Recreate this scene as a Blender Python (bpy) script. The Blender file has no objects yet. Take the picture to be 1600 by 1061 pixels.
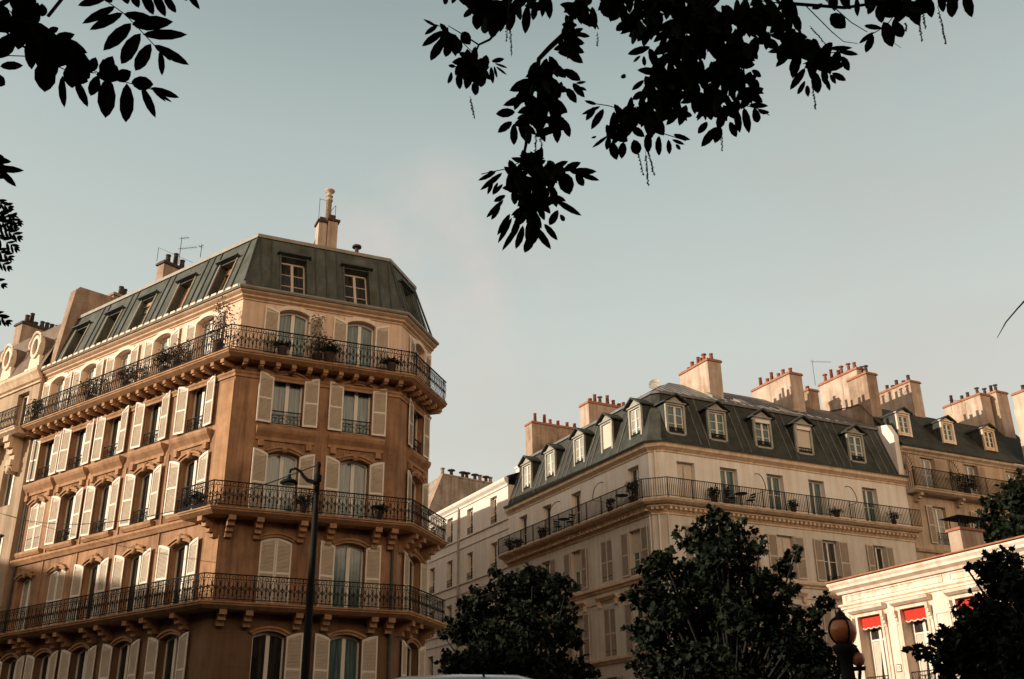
import bpy, math, random
from mathutils import Vector, Matrix
R = math.radians
random.seed(7)
scn = bpy.context.scene
col = scn.collection

# ------------------------------------------------------------------ camera
PITCH, ROLL, FPX = R(23.05), R(-0.68), 1620.0
rt = Vector((1, 0, 0)); fw = Vector((0, math.cos(PITCH), math.sin(PITCH))); up = Vector((0, -math.sin(PITCH), math.cos(PITCH)))
CR = rt*math.cos(ROLL) + up*math.sin(ROLL)
CU = -rt*math.sin(ROLL) + up*math.cos(ROLL)
CAM = Vector((0, 0, 1.6))
cd = bpy.data.cameras.new("camera"); cam = bpy.data.objects.new("camera", cd); col.objects.link(cam)
cd.sensor_width = 36; cd.lens = 36*FPX/1600; cd.clip_end = 2000; cd.clip_start = 0.05
cam.matrix_world = Matrix(((CR.x, CU.x, -fw.x, CAM.x), (CR.y, CU.y, -fw.y, CAM.y), (CR.z, CU.z, -fw.z, CAM.z), (0, 0, 0, 1)))
scn.camera = cam

# ------------------------------------------------------------------ light
SUN_AZ, SUN_EL = R(-108), R(14.0)
S = Vector((math.sin(SUN_AZ)*math.cos(SUN_EL), math.cos(SUN_AZ)*math.cos(SUN_EL), math.sin(SUN_EL)))
ld = bpy.data.lights.new("sun", 'SUN'); ld.energy = 5.0; ld.angle = R(0.5); ld.color = (1.0, 0.87, 0.70)
lo = bpy.data.objects.new("sun", ld); col.objects.link(lo); lo.rotation_mode = 'QUATERNION'
lo.rotation_quaternion = (-S).to_track_quat('-Z', 'Y'); lo.location = S*60

w = bpy.data.worlds.new("World"); scn.world = w; w.use_nodes = True
nt = w.node_tree; N = nt.nodes; L = nt.links; N.clear()
def wn(t, **k):
    n = N.new(t)
    for a, b in k.items(): setattr(n, a, b)
    return n
sky = wn('ShaderNodeTexSky', sky_type='NISHITA', sun_disc=False, sun_elevation=SUN_EL, sun_rotation=SUN_AZ, air_density=1.0, dust_density=2.5, ozone_density=1.0)
hs = wn('ShaderNodeHueSaturation'); hs.inputs['Saturation'].default_value = 0.30
L.new(sky.outputs[0], hs.inputs['Color'])
tc = wn('ShaderNodeTexCoord')
sep = wn('ShaderNodeSeparateXYZ'); L.new(tc.outputs['Generated'], sep.inputs[0])
# thin high haze: pale near the horizon, teal grey overhead
ramp = wn('ShaderNodeValToRGB'); e = ramp.color_ramp.elements
e[0].position = 0.0; e[0].color = (7.1, 6.7, 5.9, 1)
e[1].position = 1.0; e[1].color = (0.7, 1.0, 1.1, 1)
for p_, c_ in ((0.25, (6.8, 6.75, 6.0, 1)), (0.40, (6.0, 6.5, 6.05, 1)), (0.55, (4.6, 5.4, 5.2, 1)), (0.68, (2.9, 3.7, 3.65, 1)), (0.8, (1.3, 1.8, 1.9, 1))):
    q = e.new(p_); q.color = c_
L.new(sep.outputs['Z'], ramp.inputs[0])
# unseen southern half of the sky dimmed, added to deepen shade on the facades
dk = wn('ShaderNodeMapRange'); dk.interpolation_type = 'SMOOTHSTEP'; dk.inputs['From Min'].default_value = -.35; dk.inputs['From Max'].default_value = .35; dk.inputs['To Min'].default_value = .22; dk.inputs['To Max'].default_value = 1.0; L.new(sep.outputs['Y'], dk.inputs[0])
rm = wn('ShaderNodeVectorMath', operation='SCALE'); L.new(ramp.outputs[0], rm.inputs[0]); L.new(dk.outputs[0], rm.inputs['Scale'])
ns = wn('ShaderNodeTexNoise'); ns.inputs['Scale'].default_value = 2.6; ns.inputs['Detail'].default_value = 5; ns.inputs['Roughness'].default_value = .55
mp = wn('ShaderNodeMapping'); mp.inputs['Scale'].default_value = (1, 1, 2.2); mp.inputs['Location'].default_value = (0.35, 0.1, 0.62)
L.new(tc.outputs['Generated'], mp.inputs[0]); L.new(mp.outputs[0], ns.inputs[0])
cr = wn('ShaderNodeValToRGB'); cr.color_ramp.elements[0].position = .50; cr.color_ramp.elements[1].position = .74
cr.color_ramp.elements[0].color = (0, 0, 0, 1); cr.color_ramp.elements[1].color = (.28, .28, .28, 1)
L.new(ns.outputs[0], cr.inputs[0])
mc = wn('ShaderNodeMix', data_type='RGBA'); L.new(cr.outputs[0], mc.inputs[0]); L.new(rm.outputs[0], mc.inputs[6]); mc.inputs[7].default_value = (5.9, 5.0, 4.4, 1)
# warm bright haze round the low sun
vm = wn('ShaderNodeVectorMath', operation='DOT_PRODUCT'); L.new(tc.outputs['Generated'], vm.inputs[0]); vm.inputs[1].default_value = S
mr = wn('ShaderNodeMapRange'); mr.inputs['From Min'].default_value = -0.1; mr.inputs['From Max'].default_value = 1.0; L.new(vm.outputs['Value'], mr.inputs[0])
pw = wn('ShaderNodeMath', operation='POWER'); L.new(mr.outputs[0], pw.inputs[0]); pw.inputs[1].default_value = 4.0
glow = wn('ShaderNodeMix', data_type='RGBA', blend_type='ADD'); glow.inputs[0].default_value = 1
gm = wn('ShaderNodeMix', data_type='RGBA'); L.new(pw.outputs[0], gm.inputs[0]); gm.inputs[6].default_value = (0, 0, 0, 1); gm.inputs[7].default_value = (8, 6.4, 4.8, 1)
L.new(mc.outputs[2], glow.inputs[6]); L.new(gm.outputs[2], glow.inputs[7])
mx = wn('ShaderNodeMix', data_type='RGBA'); mx.inputs[0].default_value = 0.80
L.new(hs.outputs[0], mx.inputs[6]); L.new(glow.outputs[2], mx.inputs[7])
# warm glow added to the unseen southern sky, to light the shaded facades
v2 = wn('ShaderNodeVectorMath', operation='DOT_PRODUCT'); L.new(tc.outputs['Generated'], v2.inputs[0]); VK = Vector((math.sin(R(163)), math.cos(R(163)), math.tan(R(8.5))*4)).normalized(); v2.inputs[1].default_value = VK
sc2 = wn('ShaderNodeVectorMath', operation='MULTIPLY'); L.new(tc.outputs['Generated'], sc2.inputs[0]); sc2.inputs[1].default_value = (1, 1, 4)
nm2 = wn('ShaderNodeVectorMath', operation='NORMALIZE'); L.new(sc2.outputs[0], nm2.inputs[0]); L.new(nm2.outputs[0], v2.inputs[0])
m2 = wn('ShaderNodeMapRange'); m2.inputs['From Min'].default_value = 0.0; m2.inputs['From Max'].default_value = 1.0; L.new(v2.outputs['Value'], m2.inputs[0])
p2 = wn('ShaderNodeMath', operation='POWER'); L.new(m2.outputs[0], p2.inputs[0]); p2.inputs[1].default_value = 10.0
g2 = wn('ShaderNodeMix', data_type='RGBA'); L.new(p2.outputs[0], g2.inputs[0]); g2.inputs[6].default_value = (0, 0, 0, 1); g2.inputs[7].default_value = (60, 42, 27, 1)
# one soft pink cloud over the corner block
v3 = wn('ShaderNodeVectorMath', operation='DOT_PRODUCT'); L.new(tc.outputs['Generated'], v3.inputs[0]); v3.inputs[1].default_value = (Vector(CR*((665-800)/FPX)-CU*((440-530.5)/FPX)+fw)).normalized()
m3 = wn('ShaderNodeMapRange'); m3.interpolation_type = 'SMOOTHSTEP'; m3.inputs['From Min'].default_value = math.cos(R(8.5)); m3.inputs['From Max'].default_value = math.cos(R(1.5)); L.new(v3.outputs['Value'], m3.inputs[0])
n3 = wn('ShaderNodeTexNoise'); n3.inputs['Scale'].default_value = 11; n3.inputs['Detail'].default_value = 5; L.new(tc.outputs['Generated'], n3.inputs[0])
r3_ = wn('ShaderNodeMapRange'); r3_.inputs['From Min'].default_value = .38; r3_.inputs['From Max'].default_value = .62; L.new(n3.outputs[0], r3_.inputs[0])
x3 = wn('ShaderNodeMath', operation='MULTIPLY'); L.new(m3.outputs[0], x3.inputs[0]); L.new(r3_.outputs[0], x3.inputs[1])
y3 = wn('ShaderNodeMath', operation='MULTIPLY'); L.new(x3.outputs[0], y3.inputs[0]); y3.inputs[1].default_value = .6
c3 = wn('ShaderNodeMix', data_type='RGBA'); L.new(y3.outputs[0], c3.inputs[0]); L.new(mc.outputs[2], c3.inputs[6]); c3.inputs[7].default_value = (7.6, 6.5, 5.9, 1); L.new(c3.outputs[2], glow.inputs[6])
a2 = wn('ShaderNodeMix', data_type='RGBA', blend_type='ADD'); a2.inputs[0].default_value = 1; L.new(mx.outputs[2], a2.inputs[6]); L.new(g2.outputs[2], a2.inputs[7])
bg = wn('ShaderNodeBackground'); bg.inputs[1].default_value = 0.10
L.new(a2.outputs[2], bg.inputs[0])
ow = wn('ShaderNodeOutputWorld'); L.new(bg.outputs[0], ow.inputs[0])
scn.view_settings.view_transform = 'Standard'; scn.view_settings.look = 'None'; scn.view_settings.gamma = 1; scn.view_settings.exposure = 0.15
scn.cycles.max_bounces = 5; scn.cycles.diffuse_bounces = 3; scn.cycles.glossy_bounces = 2; scn.cycles.transmission_bounces = 3

# ------------------------------------------------------------------ materials
MATS = {}
def mat(name, c, rough=.85, var=.12, scale=1.5, c2=None, bump=.15, bscale=18, streak=0, metal=0, joints=0, spec=.35, stretch=(1, 1, 1)):
    m = bpy.data.materials.new(name); m.use_nodes = True; nt = m.node_tree; n = nt.nodes; l = nt.links
    b = n['Principled BSDF']; b.inputs['Roughness'].default_value = rough; b.inputs['Metallic'].default_value = metal
    b.inputs['Specular IOR Level'].default_value = spec
    t = n.new('ShaderNodeTexCoord'); mp = n.new('ShaderNodeMapping'); mp.inputs['Scale'].default_value = stretch; l.new(t.outputs['Object'], mp.inputs[0])
    a = n.new('ShaderNodeTexNoise'); a.inputs['Scale'].default_value = scale; a.inputs['Detail'].default_value = 7; a.inputs['Roughness'].default_value = .62
    l.new(mp.outputs[0], a.inputs[0])
    r = n.new('ShaderNodeValToRGB'); r.color_ramp.elements[0].position = .32; r.color_ramp.elements[1].position = .7
    c2 = c2 or tuple(x*(1-var*2.2) for x in c)
    r.color_ramp.elements[0].color = (*c2, 1); r.color_ramp.elements[1].color = (*c, 1)
    l.new(a.outputs[0], r.inputs[0]); out = r.outputs[0]
    if streak:
        m2 = n.new('ShaderNodeMapping'); m2.inputs['Scale'].default_value = (2.2, 2.2, .16); l.new(t.outputs['Object'], m2.inputs[0])
        s = n.new('ShaderNodeTexNoise'); s.inputs['Scale'].default_value = 1.6; s.inputs['Detail'].default_value = 6; s.inputs['Roughness'].default_value = .7; l.new(m2.outputs[0], s.inputs[0])
        r2 = n.new('ShaderNodeValToRGB'); r2.color_ramp.elements[0].position = .36; r2.color_ramp.elements[1].position = .56
        k = 1-streak; r2.color_ramp.elements[0].color = (k, k*.93, k*.85, 1); r2.color_ramp.elements[1].color = (1, 1, 1, 1); l.new(s.outputs[0], r2.inputs[0])
        mu = n.new('ShaderNodeMix'); mu.data_type = 'RGBA'; mu.blend_type = 'MULTIPLY'; mu.inputs[0].default_value = 1; l.new(out, mu.inputs[6]); l.new(r2.outputs[0], mu.inputs[7]); out = mu.outputs[2]
    l.new(out, b.inputs['Base Color'])
    g = n.new('ShaderNodeTexNoise'); g.inputs['Scale'].default_value = bscale; g.inputs['Detail'].default_value = 4; l.new(mp.outputs[0], g.inputs[0])
    h = g.outputs[0]
    if joints:
        sp = n.new('ShaderNodeSeparateXYZ'); l.new(t.outputs['Object'], sp.inputs[0])
        d = n.new('ShaderNodeMath'); d.operation = 'DIVIDE'; l.new(sp.outputs['Z'], d.inputs[0]); d.inputs[1].default_value = joints
        f = n.new('ShaderNodeMath'); f.operation = 'FRACT'; l.new(d.outputs[0], f.inputs[0])
        lt = n.new('ShaderNodeMath'); lt.operation = 'GREATER_THAN'; l.new(f.outputs[0], lt.inputs[0]); lt.inputs[1].default_value = .09
        ad = n.new('ShaderNodeMath'); ad.operation = 'MULTIPLY_ADD'; l.new(g.outputs[0], ad.inputs[0]); ad.inputs[1].default_value = .4; l.new(lt.outputs[0], ad.inputs[2]); h = ad.outputs[0]
    bm = n.new('ShaderNodeBump'); bm.inputs['Strength'].default_value = bump; bm.inputs['Distance'].default_value = .03; l.new(h, bm.inputs['Height']); l.new(bm.outputs[0], b.inputs['Normal'])
    MATS[name] = m; return m
def M(n): return MATS[n]
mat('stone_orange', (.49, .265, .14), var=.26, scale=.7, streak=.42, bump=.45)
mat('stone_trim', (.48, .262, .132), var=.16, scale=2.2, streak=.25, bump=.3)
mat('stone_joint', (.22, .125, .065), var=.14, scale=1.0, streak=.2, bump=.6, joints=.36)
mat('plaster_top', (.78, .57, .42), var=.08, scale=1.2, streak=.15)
mat('trim_white', (.82, .68, .54), var=.06, scale=2, streak=.1)
mat('louvre_a', (.60, .49, .37), rough=.7, var=.1, scale=3, bump=.05)
mat('louvre_b', (.40, .32, .25), rough=.7, var=.1, scale=3, bump=.05)
mat('tan_wall', (.46, .33, .22), var=.15, scale=.8, streak=.3)
mat('shutter_a', (.82, .73, .61), rough=.6, var=.07, scale=3, bump=.05)
mat('frame_white', (.80, .72, .60), rough=.5, var=.05, scale=4, bump=.03)
mat('zinc_a', (.105, .112, .092), rough=.7, var=.2, scale=1.4, c2=(.05, .056, .043), streak=.3, bump=.12, spec=.3)
mat('zinc_dark', (.06, .07, .065), rough=.6, var=.2, scale=2)
mat('zinc_trim', (.30, .26, .20), rough=.5, var=.15, scale=3)
mat('iron', (.012, .012, .010), rough=.75, spec=.15, var=.1, scale=6, bump=.05)
mat('cornice_a', (.64, .44, .29), var=.1, scale=2, streak=.15)
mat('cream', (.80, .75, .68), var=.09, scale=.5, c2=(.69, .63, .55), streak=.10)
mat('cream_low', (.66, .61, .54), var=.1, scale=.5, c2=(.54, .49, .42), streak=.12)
mat('cream_trim', (.74, .55, .38), var=.1, scale=2, streak=.25, bump=.25)
mat('white_wall', (.72, .65, .58), var=.05, scale=.7, c2=(.64, .56, .49), streak=.12)
mat('shutter_b', (.62, .52, .42), rough=.65, var=.1, scale=3, bump=.05)
mat('slate_b', (.062, .064, .052), rough=.75, var=.25, scale=1.6, spec=.25, c2=(.03, .033, .027), streak=.3, bump=.4, bscale=9)
mat('roof_zinc', (.20, .19, .18), rough=.6, var=.2, scale=1.3, c2=(.11, .105, .10), streak=.2, bump=.2)
mat('dormer_trim', (.40, .37, .31), var=.15, scale=2.5, c2=(.25, .24, .20))
mat('chimney_plaster', (.54, .44, .355), var=.16, scale=1.1, c2=(.38, .26, .185), streak=.3, bump=.4)
mat('chimney_brown', (.42, .30, .21), var=.2, scale=1.6, c2=(.25, .17, .12), streak=.3, bump=.4)
mat('brick_edge', (.42, .17, .09), var=.2, scale=6)
mat('terracotta', (.30, .095, .05), rough=.8, var=.2, scale=4)
mat('pot_dark', (.07, .045, .035), rough=.8, var=.2, scale=4)
mat('slate_e', (.20, .14, .10), rough=.75, var=.2, scale=3, c2=(.11, .08, .06), bump=.5)
mat('gable_grey', (.40, .33, .27), var=.25, scale=1.3, c2=(.20, .16, .13), streak=.4, bump=.5)
mat('f_wall', (.62, .50, .38), var=.12, scale=.8, streak=.25)
mat('d_wall', (.50, .38, .27), var=.12, scale=1.0, streak=.3)
mat('sash_brown', (.36, .27, .18), rough=.6, var=.1, scale=3)
mat('annex_white', (.84, .72, .62), var=.08, scale=1.5, c2=(.70, .54, .42), streak=.18, bump=.25)
mat('annex_edge', (.50, .20, .10), var=.2, scale=3)
mat('awning_red', (.62, .035, .015), rough=.8, var=.15, scale=8)
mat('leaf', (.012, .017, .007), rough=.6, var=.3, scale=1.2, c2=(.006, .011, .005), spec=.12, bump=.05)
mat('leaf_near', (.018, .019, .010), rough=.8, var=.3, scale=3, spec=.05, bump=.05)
mat('leaf_dry', (.16, .10, .05), rough=.8, var=.3, scale=4)
mat('bark', (.018, .014, .010), rough=.9, var=.3, scale=5, bump=.6)
mat('asphalt', (.05, .05, .05), rough=.9, var=.15, scale=4)
mat('paving', (.18, .17, .155), rough=.85, var=.15, scale=3)
mat('kerbstone', (.25, .24, .22), rough=.8, var=.1, scale=3)
mat('shade_wall', (.35, .26, .19), var=.1, scale=1)
mat('pot_clay', (.10, .06, .045), var=.2, scale=4)
mat('car_white', (.72, .72, .70), rough=.18, var=.02, scale=3, bump=0, spec=.6)
mat('rubber', (.02, .02, .02), rough=.8)
mat('amber_glass', (.62, .20, .075), rough=.3, var=.2, scale=9, spec=.5, bump=.08)
mat('blind', (.62, .52, .42), rough=.8, var=.08, scale=5)
mat('wood', (.30, .13, .05), rough=.6, var=.2, scale=4, stretch=(4, 4, .5))
mat('cloth', (.5, .2, .1), rough=.9)
def glass(name, a, b_, curtain=1.0):
    m = bpy.data.materials.new(name); m.use_nodes = True; nt = m.node_tree; n = nt.nodes; l = nt.links
    b = n['Principled BSDF']; b.inputs['Roughness'].default_value = .12; b.inputs['Specular IOR Level'].default_value = .6
    t = n.new('ShaderNodeTexCoord'); oi = n.new('ShaderNodeObjectInfo')
    ad = n.new('ShaderNodeVectorMath'); l.new(t.outputs['Object'], ad.inputs[0]); cx = n.new('ShaderNodeVectorMath'); cx.operation = 'SCALE'; cx.inputs[0].default_value = (37, 11, 19); l.new(oi.outputs['Random'], cx.inputs['Scale']); l.new(cx.outputs[0], ad.inputs[1])
    mp = n.new('ShaderNodeMapping'); mp.inputs['Scale'].default_value = (9, 9, .5); l.new(ad.outputs[0], mp.inputs[0])
    a1 = n.new('ShaderNodeTexNoise'); a1.inputs['Scale'].default_value = 1.6; a1.inputs['Detail'].default_value = 3; l.new(mp.outputs[0], a1.inputs[0])
    r = n.new('ShaderNodeValToRGB'); r.color_ramp.elements[0].position = .38; r.color_ramp.elements[1].position = .66
    r.color_ramp.elements[0].color = (*a, 1); r.color_ramp.elements[1].color = (*b_, 1); l.new(a1.outputs[0], r.inputs[0]); l.new(r.outputs[0], b.inputs['Base Color'])
    g = n.new('ShaderNodeTexNoise'); g.inputs['Scale'].default_value = 1.4; l.new(ad.outputs[0], g.inputs[0])
    bm = n.new('ShaderNodeBump'); bm.inputs['Strength'].default_value = .08; bm.inputs['Distance'].default_value = .05; l.new(g.outputs[0], bm.inputs['Height']); l.new(bm.outputs[0], b.inputs['Normal'])
    MATS[name] = m
glass('glass_teal', (.045, .085, .085), (.14, .20, .19))
glass('glass_dark', (.015, .014, .012), (.05, .045, .038))
glass('glass_pale', (.22, .23, .21), (.42, .42, .38))

# ------------------------------------------------------------------ object helpers
ORG = {}
def tag(o, label=None, cat=None, group=None, kind=None):
    if label: o['label'] = label
    if cat: o['category'] = cat
    if group: o['group'] = group
    if kind: o['kind'] = kind
    return o
def thing(name, loc, label, cat, group=None):
    o = bpy.data.objects.new(name, None); col.objects.link(o); o.location = loc; o.empty_display_size = .3
    ORG[o.name] = Vector(loc); return tag(o, label, cat, group)
class MB:
    def __init__(s): s.v = []; s.f = []; s.m = []; s.mi = 0; s.sm = []; s.smooth = False
    def add(s, vs, fs):
        k = len(s.v); s.v += [tuple(x) for x in vs]
        for f in fs: s.f.append(tuple(i+k for i in f)); s.m.append(s.mi); s.sm.append(s.smooth)
    def hexa(s, p):  # 8 points: bottom 4 ccw, top 4
        s.add(p, [(0, 3, 2, 1), (4, 5, 6, 7), (0, 1, 5, 4), (1, 2, 6, 5), (2, 3, 7, 6), (3, 0, 4, 7)])
    def box(s, P, a0, a1, o0, o1, z0, z1):
        s.hexa([P(a0, o1, z0), P(a1, o1, z0), P(a1, o0, z0), P(a0, o0, z0), P(a0, o1, z1), P(a1, o1, z1), P(a1, o0, z1), P(a0, o0, z1)])
    def prism(s, P, pts, o0, o1):  # polygon in (s,z), extruded outwards
        n = len(pts); vs = [P(a, o1, z) for a, z in pts] + [P(a, o0, z) for a, z in pts]
        s.add(vs, [tuple(range(n)), tuple(range(2*n-1, n-1, -1))] + [(i, n+i, n+(i+1) % n, (i+1) % n) for i in range(n)])
    def tube(s, pts, r, n=5, r1=None, cap=True):
        pts = [Vector(p) for p in pts]; k = len(pts); vs = []; fs = []
        t0 = None
        for i, p in enumerate(pts):
            t = (pts[min(i+1, k-1)]-pts[max(i-1, 0)])
            t = t.normalized() if t.length > 1e-9 else Vector((0, 0, 1))
            if t0 is None:
                a = t.orthogonal().normalized()
            else:
                a = (a - t*a.dot(t)); a = a.normalized() if a.length > 1e-6 else t.orthogonal().normalized()
            t0 = t; b = t.cross(a)
            rr = r if r1 is None else r+(r1-r)*i/max(1, k-1)
            if isinstance(r, (list, tuple)): rr = r[i]
            for j in range(n):
                th = 2*math.pi*j/n; vs.append(p+a*(math.cos(th)*rr)+b*(math.sin(th)*rr))
        for i in range(k-1):
            for j in range(n): fs.append((i*n+j, i*n+(j+1) % n, (i+1)*n+(j+1) % n, (i+1)*n+j))
        if cap: fs.append(tuple(range(n-1, -1, -1))); fs.append(tuple(range((k-1)*n, k*n)))
        s.add(vs, fs)
    def lathe(s, c, prof, n=12, ax=None):  # prof [(r,z)]
        c = Vector(c); vs = []; fs = []
        for r, z in prof:
            for j in range(n):
                th = 2*math.pi*j/n; vs.append(c+Vector((math.cos(th)*r, math.sin(th)*r, z)))
        for i in range(len(prof)-1):
            for j in range(n): fs.append((i*n+j, i*n+(j+1) % n, (i+1)*n+(j+1) % n, (i+1)*n+j))
        fs.append(tuple(range(n-1, -1, -1))); fs.append(tuple(range((len(prof)-1)*n, len(prof)*n)))
        s.add(vs, fs)
    def loft(s, polys, caps=True, closed=False):  # list of equal length polylines (3-D)
        n = len(polys[0]); vs = [p for q in polys for p in q]; fs = []
        for i in range(len(polys)-1):
            for j in range(n if closed else n-1): fs.append((i*n+j, i*n+(j+1) % n, (i+1)*n+(j+1) % n, (i+1)*n+j))
        if caps and not closed:
            fs.append(tuple(i*n for i in range(len(polys)))); fs.append(tuple(i*n+n-1 for i in range(len(polys)-1, -1, -1)))
        s.add(vs, fs)
    def sweep(s, path, prof, closeprof=True):
        off = [mitre(path, o) for o, z in prof]
        polys = [[Vector((q.x, q.y, z)) for q in off[i]] for i, (o, z) in enumerate(prof)]
        if closeprof: polys.append(polys[0])
        n = len(path); vs = []; fs = []; m = len(prof)
        for q in polys[:m]: vs += q
        for i in range(m if closeprof else m-1):
            i2 = (i+1) % m
            for j in range(n-1): fs.append((i*n+j, i*n+j+1, i2*n+j+1, i2*n+j))
        if closeprof: fs.append(tuple(i*n for i in range(m))); fs.append(tuple(i*n+n-1 for i in range(m-1, -1, -1)))
        s.add(vs, fs)
    def mesh(s, name, mats):
        me = bpy.data.meshes.new(name); me.from_pydata(s.v, [], s.f)
        for m_ in mats: me.materials.append(M(m_))
        me.polygons.foreach_set('material_index', s.m); me.polygons.foreach_set('use_smooth', s.sm); me.update(); return me
    def build(s, name, mats, parent=None, label=None):
        if isinstance(mats, str): mats = [mats]
        if parent is not None:
            o_ = ORG[parent.name]; s.v = [(a-o_.x, b-o_.y, c-o_.z) for a, b, c in s.v]
        o = bpy.data.objects.new(name, s.mesh(name, mats)); col.objects.link(o)
        if parent is not None: o.parent = parent; ORG[o.name] = ORG[parent.name]
        if label: o['label'] = label
        return o
def mitre(path, o):
    P = [Vector((p[0], p[1])) for p in path]; out = []
    for i in range(len(P)):
        ds = []
        if i > 0: ds.append((P[i]-P[i-1]).normalized())
        if i < len(P)-1: ds.append((P[i+1]-P[i]).normalized())
        ns_ = [Vector((d.y, -d.x)) for d in ds]
        if len(ns_) == 1: out.append(P[i]+ns_[0]*o)
        else:
            b = (ns_[0]+ns_[1]); b = b/(1+ns_[0].dot(ns_[1])); out.append(P[i]+b*o)
    return out
def dirv(az): return Vector((math.sin(R(az)), math.cos(R(az)), 0))
class Slope:  # a roof slope: s to the right, o square to the slope, t up the slope
    def __init__(s, fr, o0, z0, o1, z1):
        s.fr = fr; s.rot = fr.rot; s.b = fr(0, o0, z0)-fr(0, 0, 0); d = fr.n*(o1-o0)+Vector((0, 0, z1-z0)); s.len = d.length; s.t = d.normalized(); s.n = fr.u.cross(s.t).normalized()
        if s.n.dot(fr.n) < 0: s.n = -s.n
        s.tilt = -math.atan2(o0-o1, z1-z0)
    def __call__(s, a, o, t): return s.fr(a, 0, 0)+s.b+s.n*o+s.t*t
class Fr:   # a facade: s runs to the right as seen from the street, o outwards, z up
    def __init__(s, O, az): s.O = Vector((O[0], O[1], 0)); s.az = az; s.u = dirv(az); s.n = Vector((s.u.y, -s.u.x, 0)); s.rot = R(90-az)
    def __call__(s, a, o, z): return s.O + s.u*a + s.n*o + Vector((0, 0, z))
def LP(a, o, z): return Vector((a, -o, z))     # the same axes in an object's own space
def at(x, y, d):
    v = CR*((x-800)/FPX) - CU*((y-530.5)/FPX) + fw
    return CAM + v/math.hypot(v.x, v.y)*d
def onp(fr, x, y, o=0):
    v = CR*((x-800)/FPX) - CU*((y-530.5)/FPX) + fw
    t = (fr(0, o, 0)-CAM).dot(fr.n)/v.dot(fr.n); p = CAM+v*t
    return (p-fr(0, o, 0)).dot(fr.u), p.z
def inst(name, me, parent, loc=(0, 0, 0), rz=0, ry=0):
    o = bpy.data.objects.new(name, me); col.objects.link(o); o.parent = parent; o.location = loc; o.rotation_euler = (0, ry, rz); return o

# ------------------------------------------------------------------ facade helpers
def arc(c, w, zt, rise, n=8):      # points of a segmental head, left to right
    if rise <= 0: return [(c-w/2, zt), (c+w/2, zt)]
    return [(c-w/2+w*i/n, zt-rise+rise*(1-(2*i/n-1)**2)) for i in range(n+1)]
def wall(mb, fr, s0, s1, z0, z1, ops, depth=.28):
    """wall face with real openings: (centre, width, bottom, top, rise)"""
    xs = sorted({s0, s1, *[o[0]-o[1]/2 for o in ops], *[o[0]+o[1]/2 for o in ops]})
    zs = sorted({z0, z1, *[o[2] for o in ops], *[o[3] for o in ops]})
    for i in range(len(xs)-1):
        for j in range(len(zs)-1):
            a, b, c, d = xs[i], xs[i+1], zs[j], zs[j+1]; mx_, mz = (a+b)/2, (c+d)/2
            if any(abs(mx_-o[0]) < o[1]/2 and o[2] < mz < o[3] for o in ops): continue
            mb.add([fr(a, 0, c), fr(b, 0, c), fr(b, 0, d), fr(a, 0, d)], [(0, 1, 2, 3)])
    for c, w_, b, t, rise in ops:
        l, r_ = c-w_/2, c+w_/2; hd = arc(c, w_, t, rise)
        if rise > 0:
            for k in range(len(hd)-1):
                mb.add([fr(hd[k][0], 0, hd[k][1]), fr(hd[k+1][0], 0, hd[k+1][1]), fr(hd[k+1][0], 0, t), fr(hd[k][0], 0, t)], [(0, 1, 2, 3)])
        ring = [(l, b)]+hd+[(r_, b)]
        for k in range(len(ring)):
            p, q = ring[k], ring[(k+1) % len(ring)]
            if abs(p[0]-q[0])+abs(p[1]-q[1]) < 1e-6: continue
            mb.add([fr(p[0], 0, p[1]), fr(q[0], 0, q[1]), fr(q[0], -depth, q[1]), fr(p[0], -depth, p[1])], [(0, 1, 2, 3)])
CACHE = {}
def cached(key, fn):
    if key not in CACHE: CACHE[key] = fn()
    return CACHE[key]
def m_frame(w_, h, rise, post=.13, ft=.06, bars=0, fmat='frame_white', roll=False):
    def f():
        mb = MB(); hd = arc(0, w_, h, rise)
        mb.box(LP, -w_/2, -w_/2+ft, -.07, 0, 0, h-rise); mb.box(LP, w_/2-ft, w_/2, -.07, 0, 0, h-rise)
        mb.box(LP, -w_/2+ft, w_/2-ft, -.07, 0, 0, .09)
        inner = [(a, z-ft*1.4) for a, z in hd]; mb.prism(LP, hd+inner[::-1], -.07, 0)
        if post: mb.box(LP, -post/2, post/2, -.065, .02, .09, h-ft*1.4-.02)
        for k in range(bars):
            z = .09+(h-.15)*(k+1)/(bars+1); mb.box(LP, -w_/2+ft, w_/2-ft, -.06, -.012, z-.016, z+.016)
        if roll: mb.box(LP, -w_/2+.01, w_/2-.01, .01, .14, h-.2, h-.01)
        return mb.mesh('window', [fmat])
    return cached(('fr', w_, h, rise, post, ft, bars, fmat, roll), f)
def m_glass(w_, h, rise, gm):
    def f():
        mb = MB(); hd = arc(0, w_-.04, h-.03, rise); mb.add([LP(-w_/2+.02, -.04, .02)]+[LP(a, -.04, z) for a, z in hd]+[LP(w_/2-.02, -.04, .02)], [tuple(range(len(hd)+1, -1, -1))])
        return mb.mesh('glass', [gm])
    return cached(('gl', w_, h, rise, gm), f)
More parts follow.
